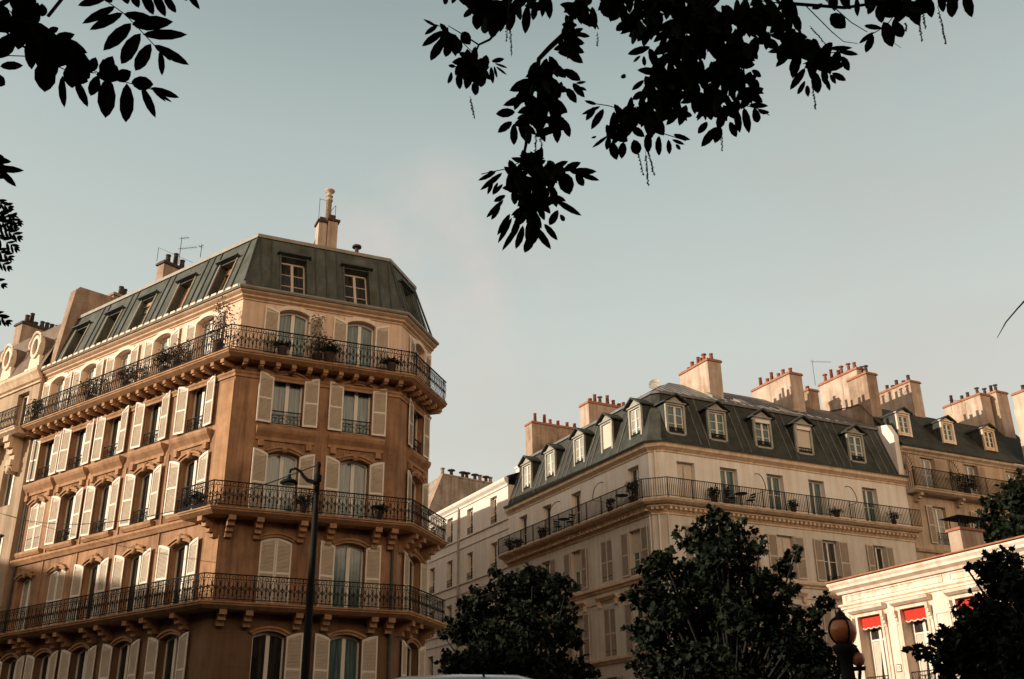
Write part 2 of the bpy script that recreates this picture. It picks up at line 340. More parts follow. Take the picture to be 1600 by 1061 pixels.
def m_shutter(w_, h, drop, smat, nz=2):
    """hinged at x=0, leaf running to +x; drop = how much lower the hinge side of the head is"""
    def f():
        mb = MB(); st = .05
        top = lambda x: h-drop*(1-x/w_)**2 if drop else h
        def bar(a0, a1, z0, z1): mb.box(LP, a0, a1, .0, .035, z0, z1)
        mb.prism(LP, [(0, 0), (st, 0), (st, top(st)), (0, top(0))], 0, .035)
        mb.prism(LP, [(w_-st, 0), (w_, 0), (w_, top(w_)), (w_-st, top(w_-st))], 0, .035)
        mb.prism(LP, [(st, top(st)-.09), (w_-st, top(w_-st)-.07)]+[(w_-st-(w_-2*st)*i/5, top(w_-st-(w_-2*st)*i/5)) for i in range(6)], .001, .034)
        bar(st, w_-st, 0.001, .08)
        mids = [h*.48] if nz == 2 else [h*.33, h*.66]
        for z in mids: bar(st, w_-st, z-.035, z+.035)
        mb.mi = 1; mb.prism(LP, [(st, .06), (w_-st, .06)]+[(w_-st-(w_-2*st)*i/5, top(w_-st-(w_-2*st)*i/5)-.02) for i in range(6)], .006, .011)
        z = .10
        while z < h-drop-.09:
            if all(abs(z-m_) > .05 for m_ in mids):
                mb.add([LP(st, .012, z+.03), LP(w_-st, .012, z+.03), LP(w_-st, .032, z), LP(st, .032, z)], [(0, 1, 2, 3)])
                mb.add([LP(st, .032, z), LP(w_-st, .032, z), LP(w_-st, .012, z-.004), LP(st, .012, z-.004)], [(0, 1, 2, 3)])
            z += .045
        return mb.mesh('shutter', [smat, {'shutter_a': 'louvre_a', 'shutter_b': 'louvre_b'}.get(smat, smat)])
    return cached(('sh', w_, h, drop, smat, nz), f)
def scroll_unit(mb, P, a, w_, z0, h, o=0, r=.012):
    """one bay of ornamental wrought iron"""
    c = a+w_/2
    def ring(cx, cz, rx, rz, t0=0, t1=2*math.pi, n=9): mb.tube([P(cx+math.cos(t0+(t1-t0)*i/n)*rx, o, cz+math.sin(t0+(t1-t0)*i/n)*rz) for i in range(n+1)], r, 3, cap=False)
    mb.tube([P(a, o, z0), P(a, o, z0+h)], r*1.2, 4, cap=False)
    ring(c, z0+h*.89, w_*.2, h*.075)
    ring(c-w_*.2, z0+h*.62, w_*.22, h*.15, math.pi*.5, math.pi*1.9)
    ring(c+w_*.2, z0+h*.62, w_*.22, h*.15, math.pi*.5, -math.pi*.9)
    ring(c-w_*.2, z0+h*.28, w_*.24, h*.17, -math.pi*.5, math.pi*1.1)
    ring(c+w_*.2, z0+h*.28, w_*.24, h*.17, math.pi*1.5, -math.pi*.1)
    mb.tube([P(c, o, z0), P(c, o, z0+h*.8)], r*1.1, 3, cap=False)
    ring(c, z0+h*.46, w_*.13, h*.1, n=6)
def seg_frames(path):
    out = []
    for i in range(len(path)-1):
        a, b = Vector((path[i][0], path[i][1], 0)), Vector((path[i+1][0], path[i+1][1], 0)); d = b-a
        out.append((Fr(a, math.degrees(math.atan2(d.x, d.y))), d.length))
    return out
def rail_ornate(path, o, z0, h, name, parent, unit=.27):
    mb = MB(); pts = [tuple(p) for p in mitre(path, o)]
    mb.sweep(pts, [(-.022, z0+h-.035), (.022, z0+h-.035), (.022, z0+h), (-.022, z0+h)])
    mb.sweep(pts, [(-.012, z0+.05), (.012, z0+.05), (.012, z0+.075), (-.012, z0+.075)])
    mb.sweep(pts, [(-.010, z0+h*.80), (.010, z0+h*.80), (.010, z0+h*.82), (-.010, z0+h*.82)])
    for fr, ln in seg_frames(pts):
        n = max(1, round(ln/unit)); u_ = ln/n
        for k in range(n): scroll_unit(mb, fr, k*u_, u_, z0+.06, h-.1)
        for k in range(0, n+1, 6): mb.box(fr, k*u_-.016, k*u_+.016, -.016, .016, z0-.02, z0+h)
    return mb.build(name, 'iron', parent)
def rail_bars(path, o, z0, h, name, parent, step=.115):
    mb = MB(); pts = [tuple(p) for p in mitre(path, o)]
    mb.sweep(pts, [(-.022, z0+h-.035), (.022, z0+h-.035), (.022, z0+h), (-.022, z0+h)])
    mb.sweep(pts, [(-.012, z0+.07), (.012, z0+.07), (.012, z0+.095), (-.012, z0+.095)])
    for fr, ln in seg_frames(pts):
        n = max(1, round(ln/step)); u_ = ln/n
        for k in range(n+1):
            r_ = .011 if k % 13 else .022
            mb.box(fr, k*u_-r_, k*u_+r_, -r_, r_, z0 if k % 13 == 0 else z0+.08, z0+h-.03)
    return mb.build(name, 'iron', parent)
def m_guard(w_, h):
    def f():
        mb = MB()
        n = max(2, round(w_/.27)); u_ = w_/n
        for k in range(n): scroll_unit(mb, LP, -w_/2+k*u_, u_, .03, h-.06, .0, .008)
        mb.box(LP, -w_/2, w_/2, -.015, .015, h-.035, h); mb.box(LP, -w_/2, w_/2, -.012, .012, .02, .045)
        return mb.mesh('guard_rail', ['iron'])
    return cached(('gd', w_, h), f)
def window(fr, par, c, w_, z0, z1, rise=0, depth=.24, gm='glass_teal', fm='frame_white', post=.13, bars=0, ft=.06,
           shut=None, sw=None, smat='shutter_a', ang=(5, 5), guard=0, roll=False, closed=False, sides='lr', drop=None, nz=2, name='window', blind=None, label=None):
    base = ORG[par.name]; h = z1-z0
    loc = fr(c, -depth+.01, z0)-base
    o = inst(name, m_frame(w_, h, rise, post, ft, bars, fm, roll), par, loc, fr.rot)
    if label: o['label'] = label
    inst('glass', m_glass(w_, h, rise, gm), o)
    if blind:
        bl = cached(('bl', w_, h, rise, blind), lambda: (lambda mb: (mb.box(LP, -w_/2+.03, w_/2-.03, .0, .02, h*(1-blind), h-rise-.02), mb.mesh('blind', ['blind']))[1])(MB()))
        inst('blind', bl, o)
    if shut or closed:
        sw = sw or w_/2; drop = rise if drop is None else drop
        me = m_shutter(sw, h-.01 if drop else h, drop, smat, nz); mer = cached(('mir', me.name), lambda: mirror(me))
        if closed:
            # hinged at the jambs and folded across the opening: the tall side meets in the middle
            inst('shutter', me, o, (-w_/2, -depth+.06, .005)); inst('shutter', mer, o, (w_/2, -depth+.06, .005))
        else:
            if 'l' in sides:
                s = inst('shutter', mer, o, (-w_/2-.02, -depth-.03, .0), R(ang[0]))
            if 'r' in sides:
                s = inst('shutter', me, o, (w_/2+.02, -depth-.03, .0), R(-ang[1]))
    if guard: inst('guard_rail', m_guard(w_, guard), o, (0, -depth+.05, .0))
    return o
def mirror(me):
    m2 = me.copy()
    for v in m2.vertices: v.co.x = -v.co.x
    m2.flip_normals(); return m2
def pots(mb_unused, par, pts, mat_='terracotta', seedk=0):
    rnd = random.Random(seedk); base = ORG[par.name]
    for i, p in enumerate(pts):
        k = rnd.choice([0, 0, 1, 2, 3])
        def mk(k=k):
            m = MB(); m.smooth = True
            if k == 0: m.lathe((0, 0, 0), [(.13, 0), (.115, .30), (.10, .42), (.125, .43), (.125, .48), (.08, .48)], 10)
            elif k == 1: m.lathe((0, 0, 0), [(.12, 0), (.10, .65), (.12, .66), (.12, .70), (.07, .70)], 10)
            elif k == 2: m.lathe((0, 0, 0), [(.14, 0), (.12, .25), (.14, .26), (.14, .31), (.09, .31)], 10)
            else: m.lathe((0, 0, 0), [(.11, 0), (.10, .45), (.06, .46), (.06, .52), (.17, .54), (.15, .60), (.02, .62)], 10)
            return m.mesh('chimney_pot', [mat_])
        inst('chimney_pot', cached(('pot', k, mat_), mk), par, p-base)
def chimney(par, S0, az, ln, wd, z0, z1, n=6, bm='chimney_plaster', pm='terracotta', step=None, cap='brick_edge', seedk=0, shafts=None, capo=.07, name='chimney'):
    """party-wall stack: S0 = front corner (left as seen along az), running along az, wd thick to the right"""
    fr = Fr((S0[0], S0[1]), az); mb = MB(); mb.mi = 0
    # here s runs along az, n is to its right
    P = lambda a, b, z: fr.O + fr.u*a + fr.n*b + Vector((0, 0, z))
    mb.box(P, 0, ln, 0, wd, z0, z1)
    mb.mi = 1; mb.box(P, -capo, ln+capo, -capo, wd+capo, z1+.002, z1+.10); mb.box(P, -capo*.4, ln+capo*.4, -capo*.4, wd+capo*.4, z1+.10, z1+.16)
    if step:
        l2, dz = step; mb.mi = 0; mb.box(P, ln+.002, ln+l2, .02, wd-.02, z0, z1-dz); mb.mi = 1; mb.box(P, ln+.003, ln+l2+.05, -.05, wd+.05, z1-dz+.002, z1-dz+.1)
    if shafts:
        mb.mi = 0
        for a in shafts: mb.box(P, a, a+.35, -.05, wd+.06, z0, z1-.1)
    c = mb.build(name, [bm, cap], par)
    rnd = random.Random(seedk)
    ps = [P(.2+(ln-.4)*(i+.5+rnd.uniform(-.15, .15))/n, wd*rnd.uniform(.35, .65), z1+.16) for i in range(n)]
    if step: ps += [P(ln+step[0]*(i+.5)/3, wd*.5, z1-step[1]+.1) for i in range(3)]
    pots(None, c, ps, pm, seedk); return c
def dormer(par, fr, c, w_, z0, z1, o=-.1, back=1.4, trim='dormer_trim', cheek='slate_b', ped=.45, win=None, eave=.18, flat=False, wall_w=.13, blindp=None, gm='glass_pale', guard=0, roll=False, bars=2, label=None, closed=False, post=.12, inset=.10, fmat='frame_white'):
    mb = MB(); W = w_/2; T = wall_w; lo = z0-.18; zt = z1+.10
    mb.mi = 0
    mb.box(fr, c-W-T, c-W, o-.12-inset, o, lo, zt); mb.box(fr, c+W, c+W+T, o-.12-inset, o, lo, zt)
    mb.box(fr, c-W, c+W, o-.12-inset, o+.03, lo, z0); mb.box(fr, c-W, c+W, o-.12-inset, o, z1, zt)
    mb.mi = 1
    mb.box(fr, c-W-T-.01, c-W-T+.04, -back, o-.121, lo-.1, zt); mb.box(fr, c+W+T-.04, c+W+T+.01, -back, o-.121, lo-.1, zt)
    mb.box(fr, c-W-T+.04, c+W+T-.04, -back, -back+.05, lo, zt)
    if flat:
        mb.box(fr, c-W-T-.10, c+W+T+.10, -back-.3, o+.16, zt+.002, zt+.10)
    else:
        e_ = W+T+eave
        mb.mi = 0; mb.prism(fr, [(c-W-T, zt+.001), (c+W+T, zt+.001), (c, zt+ped-.05)], o-.1, o+.01)
        mb.box(fr, c-W-T-.08, c+W+T+.08, o-.12, o+.08, zt+.002, zt+.07)
        mb.mi = 1
        for sgn in (-1, 1):
            pts = [(c, zt+ped), (c+sgn*e_, zt-.02), (c+sgn*e_, zt+.06), (c, zt+ped+.09)]
            if sgn > 0: pts = pts[::-1]
            mb.prism(fr, pts, -back-1.2, o+.22)
    d = mb.build('dormer', [trim, cheek], par)
    if label: d['label'] = label
    base = ORG[par.name]
    w2 = inst('window_frame', m_frame(w_, z1-z0, 0, post if not blindp else 0, .05, bars, fmat, roll), d, fr(c, o-inset, z0)-base, fr.rot)
    # glass, rail and blind hang from the dormer, one level down
    inst('glass', m_glass(w_, z1-z0, 0, gm), d, fr(c, o-inset, z0)-base, fr.rot)
    if guard: inst('guard_rail', m_guard(w_, guard), d, fr(c, o-.03, z0)-base, fr.rot)
    if blindp:
        bl = cached(('bl', w_, z1-z0, 0, blindp), lambda: (lambda m_: (m_.box(LP, -w_/2+.03, w_/2-.03, .0, .02, (z1-z0)*(1-blindp), z1-z0-.02), m_.mesh('blind', ['blind']))[1])(MB()))
        inst('blind', bl, d, fr(c, o-inset, z0)-base, fr.rot)
    return d
def ornament(mb, fr, c, z, w_, h, o=.0, seedk=1):
    """carved foliage cluster over a keystone"""
    rnd = random.Random(seedk); mb.smooth = True
    mb.box(fr, c-.09, c+.09, 0, .12+o, z-.12, z+h*.5)
    for i in range(13):
        t = (i-6)/6; x = c+t*w_/2; zz = z+h*.55-abs(t)**1.4*h*.45+rnd.uniform(-.03, .03); r_ = rnd.uniform(.05, .09)*(1.15-abs(t)*.5)
        p = fr(x, .05+o, zz); vs = []; n = 6
        q = [Vector((0, 0, r_)), Vector((0, 0, -r_))]+[fr.u*(r_*1.4*math.cos(2*math.pi*k/n))+Vector((0, 0, 0))+fr.n*(r_*1.1*math.sin(2*math.pi*k/n)) for k in range(n)]
        mb.add([p+v for v in q], [(0, 2+k, 2+(k+1) % n) for k in range(n)]+[(1, 2+(k+1) % n, 2+k) for k in range(n)])
    mb.smooth = False
def hood(mb, fr, c, w_, zt, rise, o=.09, th=.10):
    hd = arc(c, w_+.16, zt+.09, rise+.03); inn = arc(c, w_+.02, zt+.005, rise)
    mb.prism(fr, inn[::-1]+hd if False else hd+inn[::-1], 0.001, o)
    top = arc(c, w_+.30, zt+.16, rise+.05); mb.prism(fr, top+hd[::-1], .001, o+.06)

# ================================================================== GROUND
def flat(name, pts, z, m, kind='structure'):
    mb = MB(); mb.add([Vector((x, y, z)) for x, y in pts], [tuple(range(len(pts)))]); o = mb.build(name, m); return tag(o, kind=kind)
flat('ground', [(-600, -600), (600, -600), (600, 600), (-600, 600)], 0, 'asphalt')
mb = MB(); mb.box(lambda a, o, z: Vector((a, o, z)), -60, 60, -3.2, 3.4, 0.004, .13); tag(mb.build('pavement', 'paving'), kind='structure')
mb = MB(); mb.box(lambda a, o, z: Vector((a, o, z)), -60, 60, 3.403, 3.6, 0.004, .14); tag(mb.build('kerb', 'kerbstone'), kind='structure')

# ================================================================== BUILDING A : corner block in orange stone
OA = Vector((-9.9046, 34.6107, 0))
uAL = dirv(-52.8)
PA0 = OA + uAL*13.35
FL = Fr(OA, 127.2)                 # s = -(distance from the corner)
FM = Fr(OA, 65.3); LM = 6.15
OM = FM(LM, 0, 0); FRt = Fr(OM, 17.05); LR = 3.1; OR = FRt(LR, 0, 0)
SA = OR + dirv(-20)*38; TA = Vector((-26, 64, 0))
A = thing('corner_building', OA, 'tall orange stone corner apartment block with grey mansard roof, white shutters and three iron balconies', 'building')
ALs = [-2.09, -4.78, -7.42, -9.88, -12.25]; AMs = [1.93, 4.53]; ARs = [1.85]
W_ = 1.10; RISE = .15
rows = {1: (3.95, 6.25), 2: (7.05, 9.38), 3: (10.12, 12.45), 4: (13.42, 15.33), 5: (15.95, 17.95)}
rowsL = dict(rows); rowsL[3] = (10.42, 12.45)
path = [PA0, OA, OM, OR]
def opsf(cs, rw, ks): return [(c, W_, rw[k][0], rw[k][1], RISE) for c in cs for k in ks]
lower, upper, base_ = MB(), MB(), MB()
for fr, s0, s1, cs, rw in ((FL, -13.35, 0, ALs, rowsL), (FM, 0, LM, AMs, rows), (FRt, 0, LR, ARs, rows)):
    wall(lower, fr, s0, s1, 6.9, 15.62, opsf(cs, rw, (2, 3, 4)))
    wall(upper, fr, s0, s1, 15.62, 18.5, opsf(cs, rw, (5,)))
    wall(base_, fr, s0, s1, 0, 6.9, opsf(cs, rw, (1,))+[(c, 1.9, .15, 3.2, 0) for c in cs])
def shell(mb, pts, z0, z1):
    for i in range(len(pts)-1):
        a, b = pts[i], pts[i+1]; mb.add([(a[0], a[1], z0), (b[0], b[1], z0), (b[0], b[1], z1), (a[0], a[1], z1)], [(0, 1, 2, 3)])
lo2 = MB(); shell(lo2, [OR, SA, TA, PA0], 0, 18.5); lo2.build('rear_wall', 'stone_orange', A)
# dark floor slabs behind the windows, so that each storey is closed
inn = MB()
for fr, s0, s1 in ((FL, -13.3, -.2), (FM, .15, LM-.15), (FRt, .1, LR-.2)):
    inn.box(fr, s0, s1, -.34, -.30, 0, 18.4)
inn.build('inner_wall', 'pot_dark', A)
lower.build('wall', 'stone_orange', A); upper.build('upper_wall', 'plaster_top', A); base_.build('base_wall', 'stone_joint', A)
# top cornice, gutter
mb = MB()
mb.sweep(path, [(0, 18.08), (.04, 18.08), (.04, 18.14), (.14, 18.20), (.14, 18.26), (.24, 18.32), (.28, 18.36), (.28, 18.40), (0, 18.40)])
mb.build('cornice', 'cornice_a', A)
mb = MB(); mb.sweep(path, [(.18, 18.403), (.34, 18.403), (.38, 18.46), (.36, 18.53), (.18, 18.50)]); mb.build('gutter', 'zinc_trim', A)
mb = MB()
for fr, s0, s1 in ((FL, -13.2, -.1),):
    k = s0
    while k < s1: mb.box(fr, k, k+.28, .20, .395, 18.45, 18.545); k += .42
mb.build('gutter_clip', 'trim_white', A)
# mansard
dAL = [-1.85, -4.45, -7.05, -9.5, -12.0]; dAM = [1.85, 4.35]
rp = [PA0, OA, OM, OR, SA, TA, PA0+Vector((0, 0, 0))]
def roof_prof(prof, pth, name, m, par):
    mb = MB(); mb.sweep(pth, prof, closeprof=False); return mb.build(name, m, par)
hip = MB()
rpath = [PA0, OA, OM, OR, SA]
hip.sweep(rpath, [(.05, 18.403), (0.05, 18.50)], closeprof=False)
slopes = {}
lo_, hi_ = mitre(rpath, .05), mitre(rpath, -.8)
hip.add([(lo_[3].x, lo_[3].y, 18.5), (lo_[4].x, lo_[4].y, 18.5), (hi_[4].x, hi_[4].y, 21.22), (hi_[3].x, hi_[3].y, 21.22)], [(0, 1, 2, 3)])
for i, (fr, cs) in enumerate(((FL, dAL), (FM, dAM), (FRt, [1.45]))):
    sl = Slope(fr, .05, 18.50, -.8, 21.22); slopes[fr] = sl
    S_ = lambda v: (Vector((v.x, v.y, 0))-fr(0, 0, 0)).dot(fr.u)
    a0, a1 = S_(lo_[i]), S_(lo_[i+1]); b0, b1 = S_(hi_[i]), S_(hi_[i+1]); w0, w1 = max(a0, b0), min(a1, b1)
    wall(hip, sl, w0, w1, 0, sl.len, [(c, 1.0, .14, 1.98, 0) for c in cs], .34)
    if w0 > a0+1e-4: hip.add([sl(a0, 0, 0), sl(w0, 0, 0), sl(w0, 0, sl.len)], [(0, 1, 2)])
    if w1 < a1-1e-4: hip.add([sl(w1, 0, 0), sl(a1, 0, 0), sl(w1, 0, sl.len)], [(0, 1, 2)])
hip.sweep(rpath, [(-.8, 21.22), (-.76, 21.30), (-2.2, 21.62)], closeprof=False)
top = [Vector((q.x, q.y, 21.62)) for q in mitre(rpath, -2.2)]
hip.add(top+[Vector((TA.x, TA.y, 21.7))], [tuple(range(len(top)+1))])
roofA = hip.build('roof', 'zinc_a', A)
mb = MB(); mb.sweep(rpath[:4], [(-.82, 21.16), (-.72, 21.16), (-.72, 21.30), (-.82, 21.30)]); mb.build('roof_edge', 'zinc_trim', A)
seam = MB()
def slopebar(mb, fr, c, w_, za, zb, oa, ob, t=.05):
    mb.hexa([fr(c-w_/2, oa+t, za), fr(c+w_/2, oa+t, za), fr(c+w_/2, oa-.03, za), fr(c-w_/2, oa-.03, za), fr(c-w_/2, ob+t, zb), fr(c+w_/2, ob+t, zb), fr(c+w_/2, ob-.03, zb), fr(c-w_/2, ob-.03, zb)])
dAL = [-1.85, -4.45, -7.05, -9.5, -12.0]
def seams(fr, s0, s1, ds, wd):
    k = s0
    while k <= s1:
        if all(abs(k-d) > wd for d in ds): slopebar(seam, fr, k, .05, 18.50, 21.2, .05, -.8)
        k += .43
seams(FL, -12.95, -.5, dAL, .78); seams(FM, .55, LM-.4, [1.85, 4.35], .78); seams(FRt, .5, LR-.4, [1.45], .7)
for p0, fr in ((0, FL),):
    pass
for pt in (1, 2):  # hip rolls
    a = mitre(rpath, .03)[pt]; b = mitre(rpath, -.78)[pt]; seam.tube([(a.x, a.y, 18.85), (b.x, b.y, 21.25)], .045, 5)
a = mitre(rpath, .03)[3]; b = mitre(rpath, -.78)[3]; seam.tube([(a.x, a.y, 18.85), (b.x, b.y, 21.25)], .045, 5)
seam.build('roof_seam', 'zinc_dark', A)
gl = ['glass_dark', 'glass_pale', 'glass_dark', 'glass_dark', 'glass_dark']
baseA = ORG[A.name]
for fr, cs in ((FL, dAL), (FM, dAM), (FRt, [1.45])):
    sl = slopes[fr]
    for i, c in enumerate(cs):
        w_, t0, t1 = 1.0, .14, 1.98; L_ = fr is FL
        mb = MB()   # zinc casing and projecting head
        mb.mi = 0
        mb.box(sl, c-w_/2-.06, c-w_/2, -.02, .05, t0-.04, t1+.05); mb.box(sl, c+w_/2, c+w_/2+.06, -.02, .05, t0-.04, t1+.05); mb.box(sl, c-w_/2-.06, c+w_/2+.06, -.02, .06, t0-.1, t0-.041)
        mb.mi = 1; mb.box(sl, c-w_/2-.16, c+w_/2+.16, -.02, .20, t1+.052, t1+.13)
        d = mb.build('roof_window', ['zinc_trim' if L_ else 'zinc_a', 'zinc_dark'], A, 'roof window closed by a brown wooden blind' if (L_ and i == 1) else None)
        loc = sl(c, -.33, t0)-baseA
        for nm, me in (('sash', m_frame(w_-.01, t1-t0, 0, .10, .05, 2 if not L_ else 1, 'shutter_b' if not L_ else 'sash_brown', L_ and i == 2)), ('glass', m_glass(w_-.01, t1-t0, 0, 'glass_dark'))):
            q = inst(nm, me, d, loc); q.rotation_euler = (sl.tilt, 0, sl.rot)
        bl_ = {1: .97, 2: .25, 0: .16}.get(i) if L_ else None
        if bl_:
            m2 = MB(); m2.box(sl, c-w_/2+.05, c+w_/2-.05, -.31, -.28, t0+.03+(t1-t0-.06)*(1-bl_), t1-.03); m2.build('blind', 'wood' if i < 2 else 'blind', d)
# balconies
def slab(mb, pth, z, o, t=.2):
    mb.sweep(pth, [(0, z-t-.06), (o-.22, z-t-.06), (o-.12, z-t), (o-.04, z-t+.05), (o-.04, z-.07), (o, z-.05), (o, z), (0, z)])
b5 = MB(); slab(b5, path, 15.78, .78, .16)
for fr, s0, s1 in ((FL, -13.2, -.12), (FM, .22, LM-.12), (FRt, .2, LR-.1)):
    n = round((s1-s0)/.56); u_ = (s1-s0)/n
    for k in range(n+1):
        c = s0+k*u_; b5.box(fr, c-.07, c+.07, .002, .50, 15.36, 15.558); b5.box(fr, c-.085, c+.085, .42, .56, 15.42, 15.557)
b5.sweep(path, [(0, 15.05), (.05, 15.05), (.05, 15.14), (.10, 15.2), (.10, 15.26), (0, 15.26)])
B5 = b5.build('balcony', 'stone_trim', A, 'top balcony on close stone brackets, running all round')
rail_ornate(path, .71, 15.80, .92, 'railing', A)
p3 = [OA+uAL*1.25, OA, OM, OR]
b3 = MB(); slab(b3, p3, 10.10, .88, .16)
for fr, cs in ((FL, (-.25,)), (FM, (.25, 1.2, 2.7, 3.7, 5.35, 5.95)), (FRt, (.45, 1.2, 2.6))):
    for c in cs:
        for dz, dd in ((0, .70), (.16, .52), (.32, .34), (.48, .18)): b3.box(fr, c-.12+dz*.02, c+.12-dz*.02, .002, dd, 9.875-dz-.158, 9.875-dz)
b3.build('balcony', 'stone_trim', A, 'middle balcony on the corner only'); rail_ornate(p3, .80, 10.12, .86, 'railing', A)
# end return of the middle balcony rail
fe = Fr(OA+uAL*1.25+FL.n*.80, -142.8+180)
mb = MB()
for k in range(3): scroll_unit(mb, fe, .0+k*.26, .26, 10.18, .76)
mb.box(fe, 0, .8, -.02, .02, 10.945, 10.98); mb.build('railing', 'iron', A)
b2 = MB(); slab(b2, path, 7.02, .88, .16)
for fr, cs in ((FL, [c+d for c in ALs for d in (-.85, .85)]), (FM, (.25, 1.1, 2.75, 3.7, 5.35, 5.95)), (FRt, (.45, 1.2, 2.6))):
    for c in cs:
        for dz, dd in ((0, .66), (.16, .46), (.32, .26)): b2.box(fr, c-.12, c+.12, .002, dd, 6.795-dz-.158, 6.795-dz)
b2.build('balcony', 'stone_trim', A, 'lower balcony in the shade, running all round'); rail_ornate(path, .80, 7.04, .86, 'railing', A)
# mouldings: string courses, sills, hoods, carved ornament
mo = MB()
mo.sweep([PA0, OA+uAL*1.3], [(0, 9.86), (.08, 9.86), (.14, 9.95), (.20, 10.02), (.20, 10.10), (0, 10.10)])
def piece(name, fn, m='stone_trim'):
    q = MB(); fn(q); return q.build(name, m, A)
for fr, cs in ((FL, ALs), (FM, AMs), (FRt, ARs)):
    for i, c in enumerate(cs):
        hw = 1.05 if fr is not FRt else .95
        def sill(q):
            q.sweep([fr(c-hw, 0, 0), fr(c+hw, 0, 0)], [(.0, 12.78), (.06, 12.78), (.06, 12.90), (.12, 12.98), (.20, 13.08), (.24, 13.18), (.24, 13.26), (0, 13.26)])
            q.box(fr, c-hw+.1, c-hw+.3, .002, .13, 12.55, 12.78); q.box(fr, c+hw-.3, c+hw-.1, .002, .13, 12.55, 12.78); q.box(fr, c-.6, c+.6, .002, .10, 13.261, 13.34)
        piece('window_sill', sill)
        for zt_, th, orn in ((6.25, .05, 0), (9.38, .07, 1 if fr is FL else 0), (12.45, .07, 1), (15.33, .03, 0)):
            def hd_(q):
                hood(q, fr, c, W_, zt_, RISE, th)
                if orn: ornament(q, fr, c, zt_+.05, 1.0, .27, .02, i+int(zt_))
            piece('window_hood', hd_)
        if fr is FL: piece('window_sill', lambda q: q.sweep([fr(c-.9, 0, 0), fr(c+.9, 0, 0)], [(0, 10.18), (.1, 10.18), (.17, 10.28), (.17, 10.38), (0, 10.38)]))
    if fr is FL:
        for i in range(4):
            x = (cs[i]+cs[i+1])/2
            for z0, z1 in ((7.1, 9.84), (10.12, 12.76)): piece('wall_strip', lambda q: q.box(fr, x-.035, x+.035, .002, .045, z0, z1))
for z0, z1 in ((7.1, 9.8), (10.6, 14.9)): piece('corner_strip', lambda q: q.box(FL, -.75, -.02, .002, .03, z0, z1))
mo.build('string_course', 'stone_trim', A)
# white surrounds of the top storey
for fr, cs in ((FL, ALs), (FM, AMs), (FRt, ARs)):
    for c in cs:
        tr = MB(); hd = arc(c, W_+.02, 17.96, RISE); top_ = [(c-.68, 17.62), (c-.68, 18.02), (c-.5, 18.02), (c-.25, 18.10), (c+.25, 18.10), (c+.5, 18.02), (c+.68, 18.02), (c+.68, 17.62)]
        tr.prism(fr, [(c-.55, 17.62)]+hd+[(c+.55, 17.62)]+top_[::-1], .002, .05)
        for sg in (-1, 1): tr.box(fr, min(c+sg*.551, c+sg*.63), max(c+sg*.551, c+sg*.63), .002, .045, 15.8, 17.618)
        tr.build('window_surround', 'trim_white', A)
# windows
rnd = random.Random(3)
for fr, cs, rw, nm in ((FL, ALs, rowsL, 'L'), (FM, AMs, rows, 'M'), (FRt, ARs, rows, 'R')):
    for k in (1, 2, 3, 4, 5):
        for i, c in enumerate(cs):
            z0, z1 = rw[k]; closed = False; sides = 'lr'; gm = 'glass_teal' if nm == 'M' else 'glass_dark'
            if nm == 'L' and k == 2 and i >= 3: closed = i == 3
            if nm == 'L' and k == 3 and i == 4: closed = True
            if nm == 'M' and k == 2 and i == 0: closed = True
            if nm == 'M' and k == 1 and i == 0: gm = 'glass_dark'; sides = 'r'
            if nm == 'L' and k == 5: gm = 'glass_pale'
            if nm == 'L' and k == 2 and i == 4: gm = 'glass_pale'; sides = ''
            kw = dict(ang=(rnd.uniform(2, 9), rnd.uniform(2, 9)) if nm != 'L' else (rnd.uniform(4, 9), rnd.uniform(3, 8)))
            if k == 5: kw['ang'] = (2, 2)
            window(fr, A, c, W_-.01, z0+.01, z1-.005, RISE, gm=gm, shut=True, sw=.54, closed=closed, sides=sides, guard=.52 if (k == 4 or (k == 3 and nm == 'L')) else 0, smat='trim_white' if (k == 5 and False) else 'shutter_a', **kw)
# drainpipe at the angle
mb = MB(); q = FM(LM-.08, .07, 0); mb.tube([(q.x, q.y, .2), (q.x, q.y, 9.7)], .055, 7)
for z in (2, 4, 6, 8): mb.tube([(q.x, q.y, z), (q.x, q.y, z+.08)], .075, 7)
mb.build('drainpipe', 'zinc_dark', A); mb = MB(); q = FL(-13.1, .07, 0); mb.tube([(q.x, q.y, .2), (q.x, q.y, 15.3)], .05, 7); mb.build('drainpipe', 'zinc_dark', A)
# firewall on the left end with its stack
inA = dirv(37.2)
fw_ = MB(); Q = Fr(OA+uAL*13.0, 37.2)     # s runs inwards; n = towards the right (over the roof)
fw_.mi = 0
P = lambda a, b, z: Q.O+Q.u*a-Q.n*b+Vector((0, 0, z))
prof = [(-.05, 18.3), (.02, 18.9), (.45, 22.55), (.62, 22.78), (3.6, 22.95), (3.6, 18.3)]
vs = [P(a, 0, z) for a, z in prof]+[P(a, .42, z) for a, z in prof]; n = len(prof)
fw_.add(vs, [tuple(range(n)), tuple(range(2*n-1, n-1, -1))]+[(i, (i+1) % n, n+(i+1) % n, n+i) for i in range(n)])
fwo = fw_.build('firewall', 'chimney_brown', A)
chimney(A, OA+uAL*13.45+inA*2.3, 37.2, 2.6, .5, 21.5, 22.98, 6, 'chimney_brown', 'pot_dark', cap='chimney_brown', seedk=2)
# stack further along the left roof
q = FL(-9.45, -2.2, 0); chimney(A, q, 37.2, 1.9, .5, 21.2, 23.35, 4, 'chimney_brown', 'pot_dark', cap='pot_dark', seedk=4)
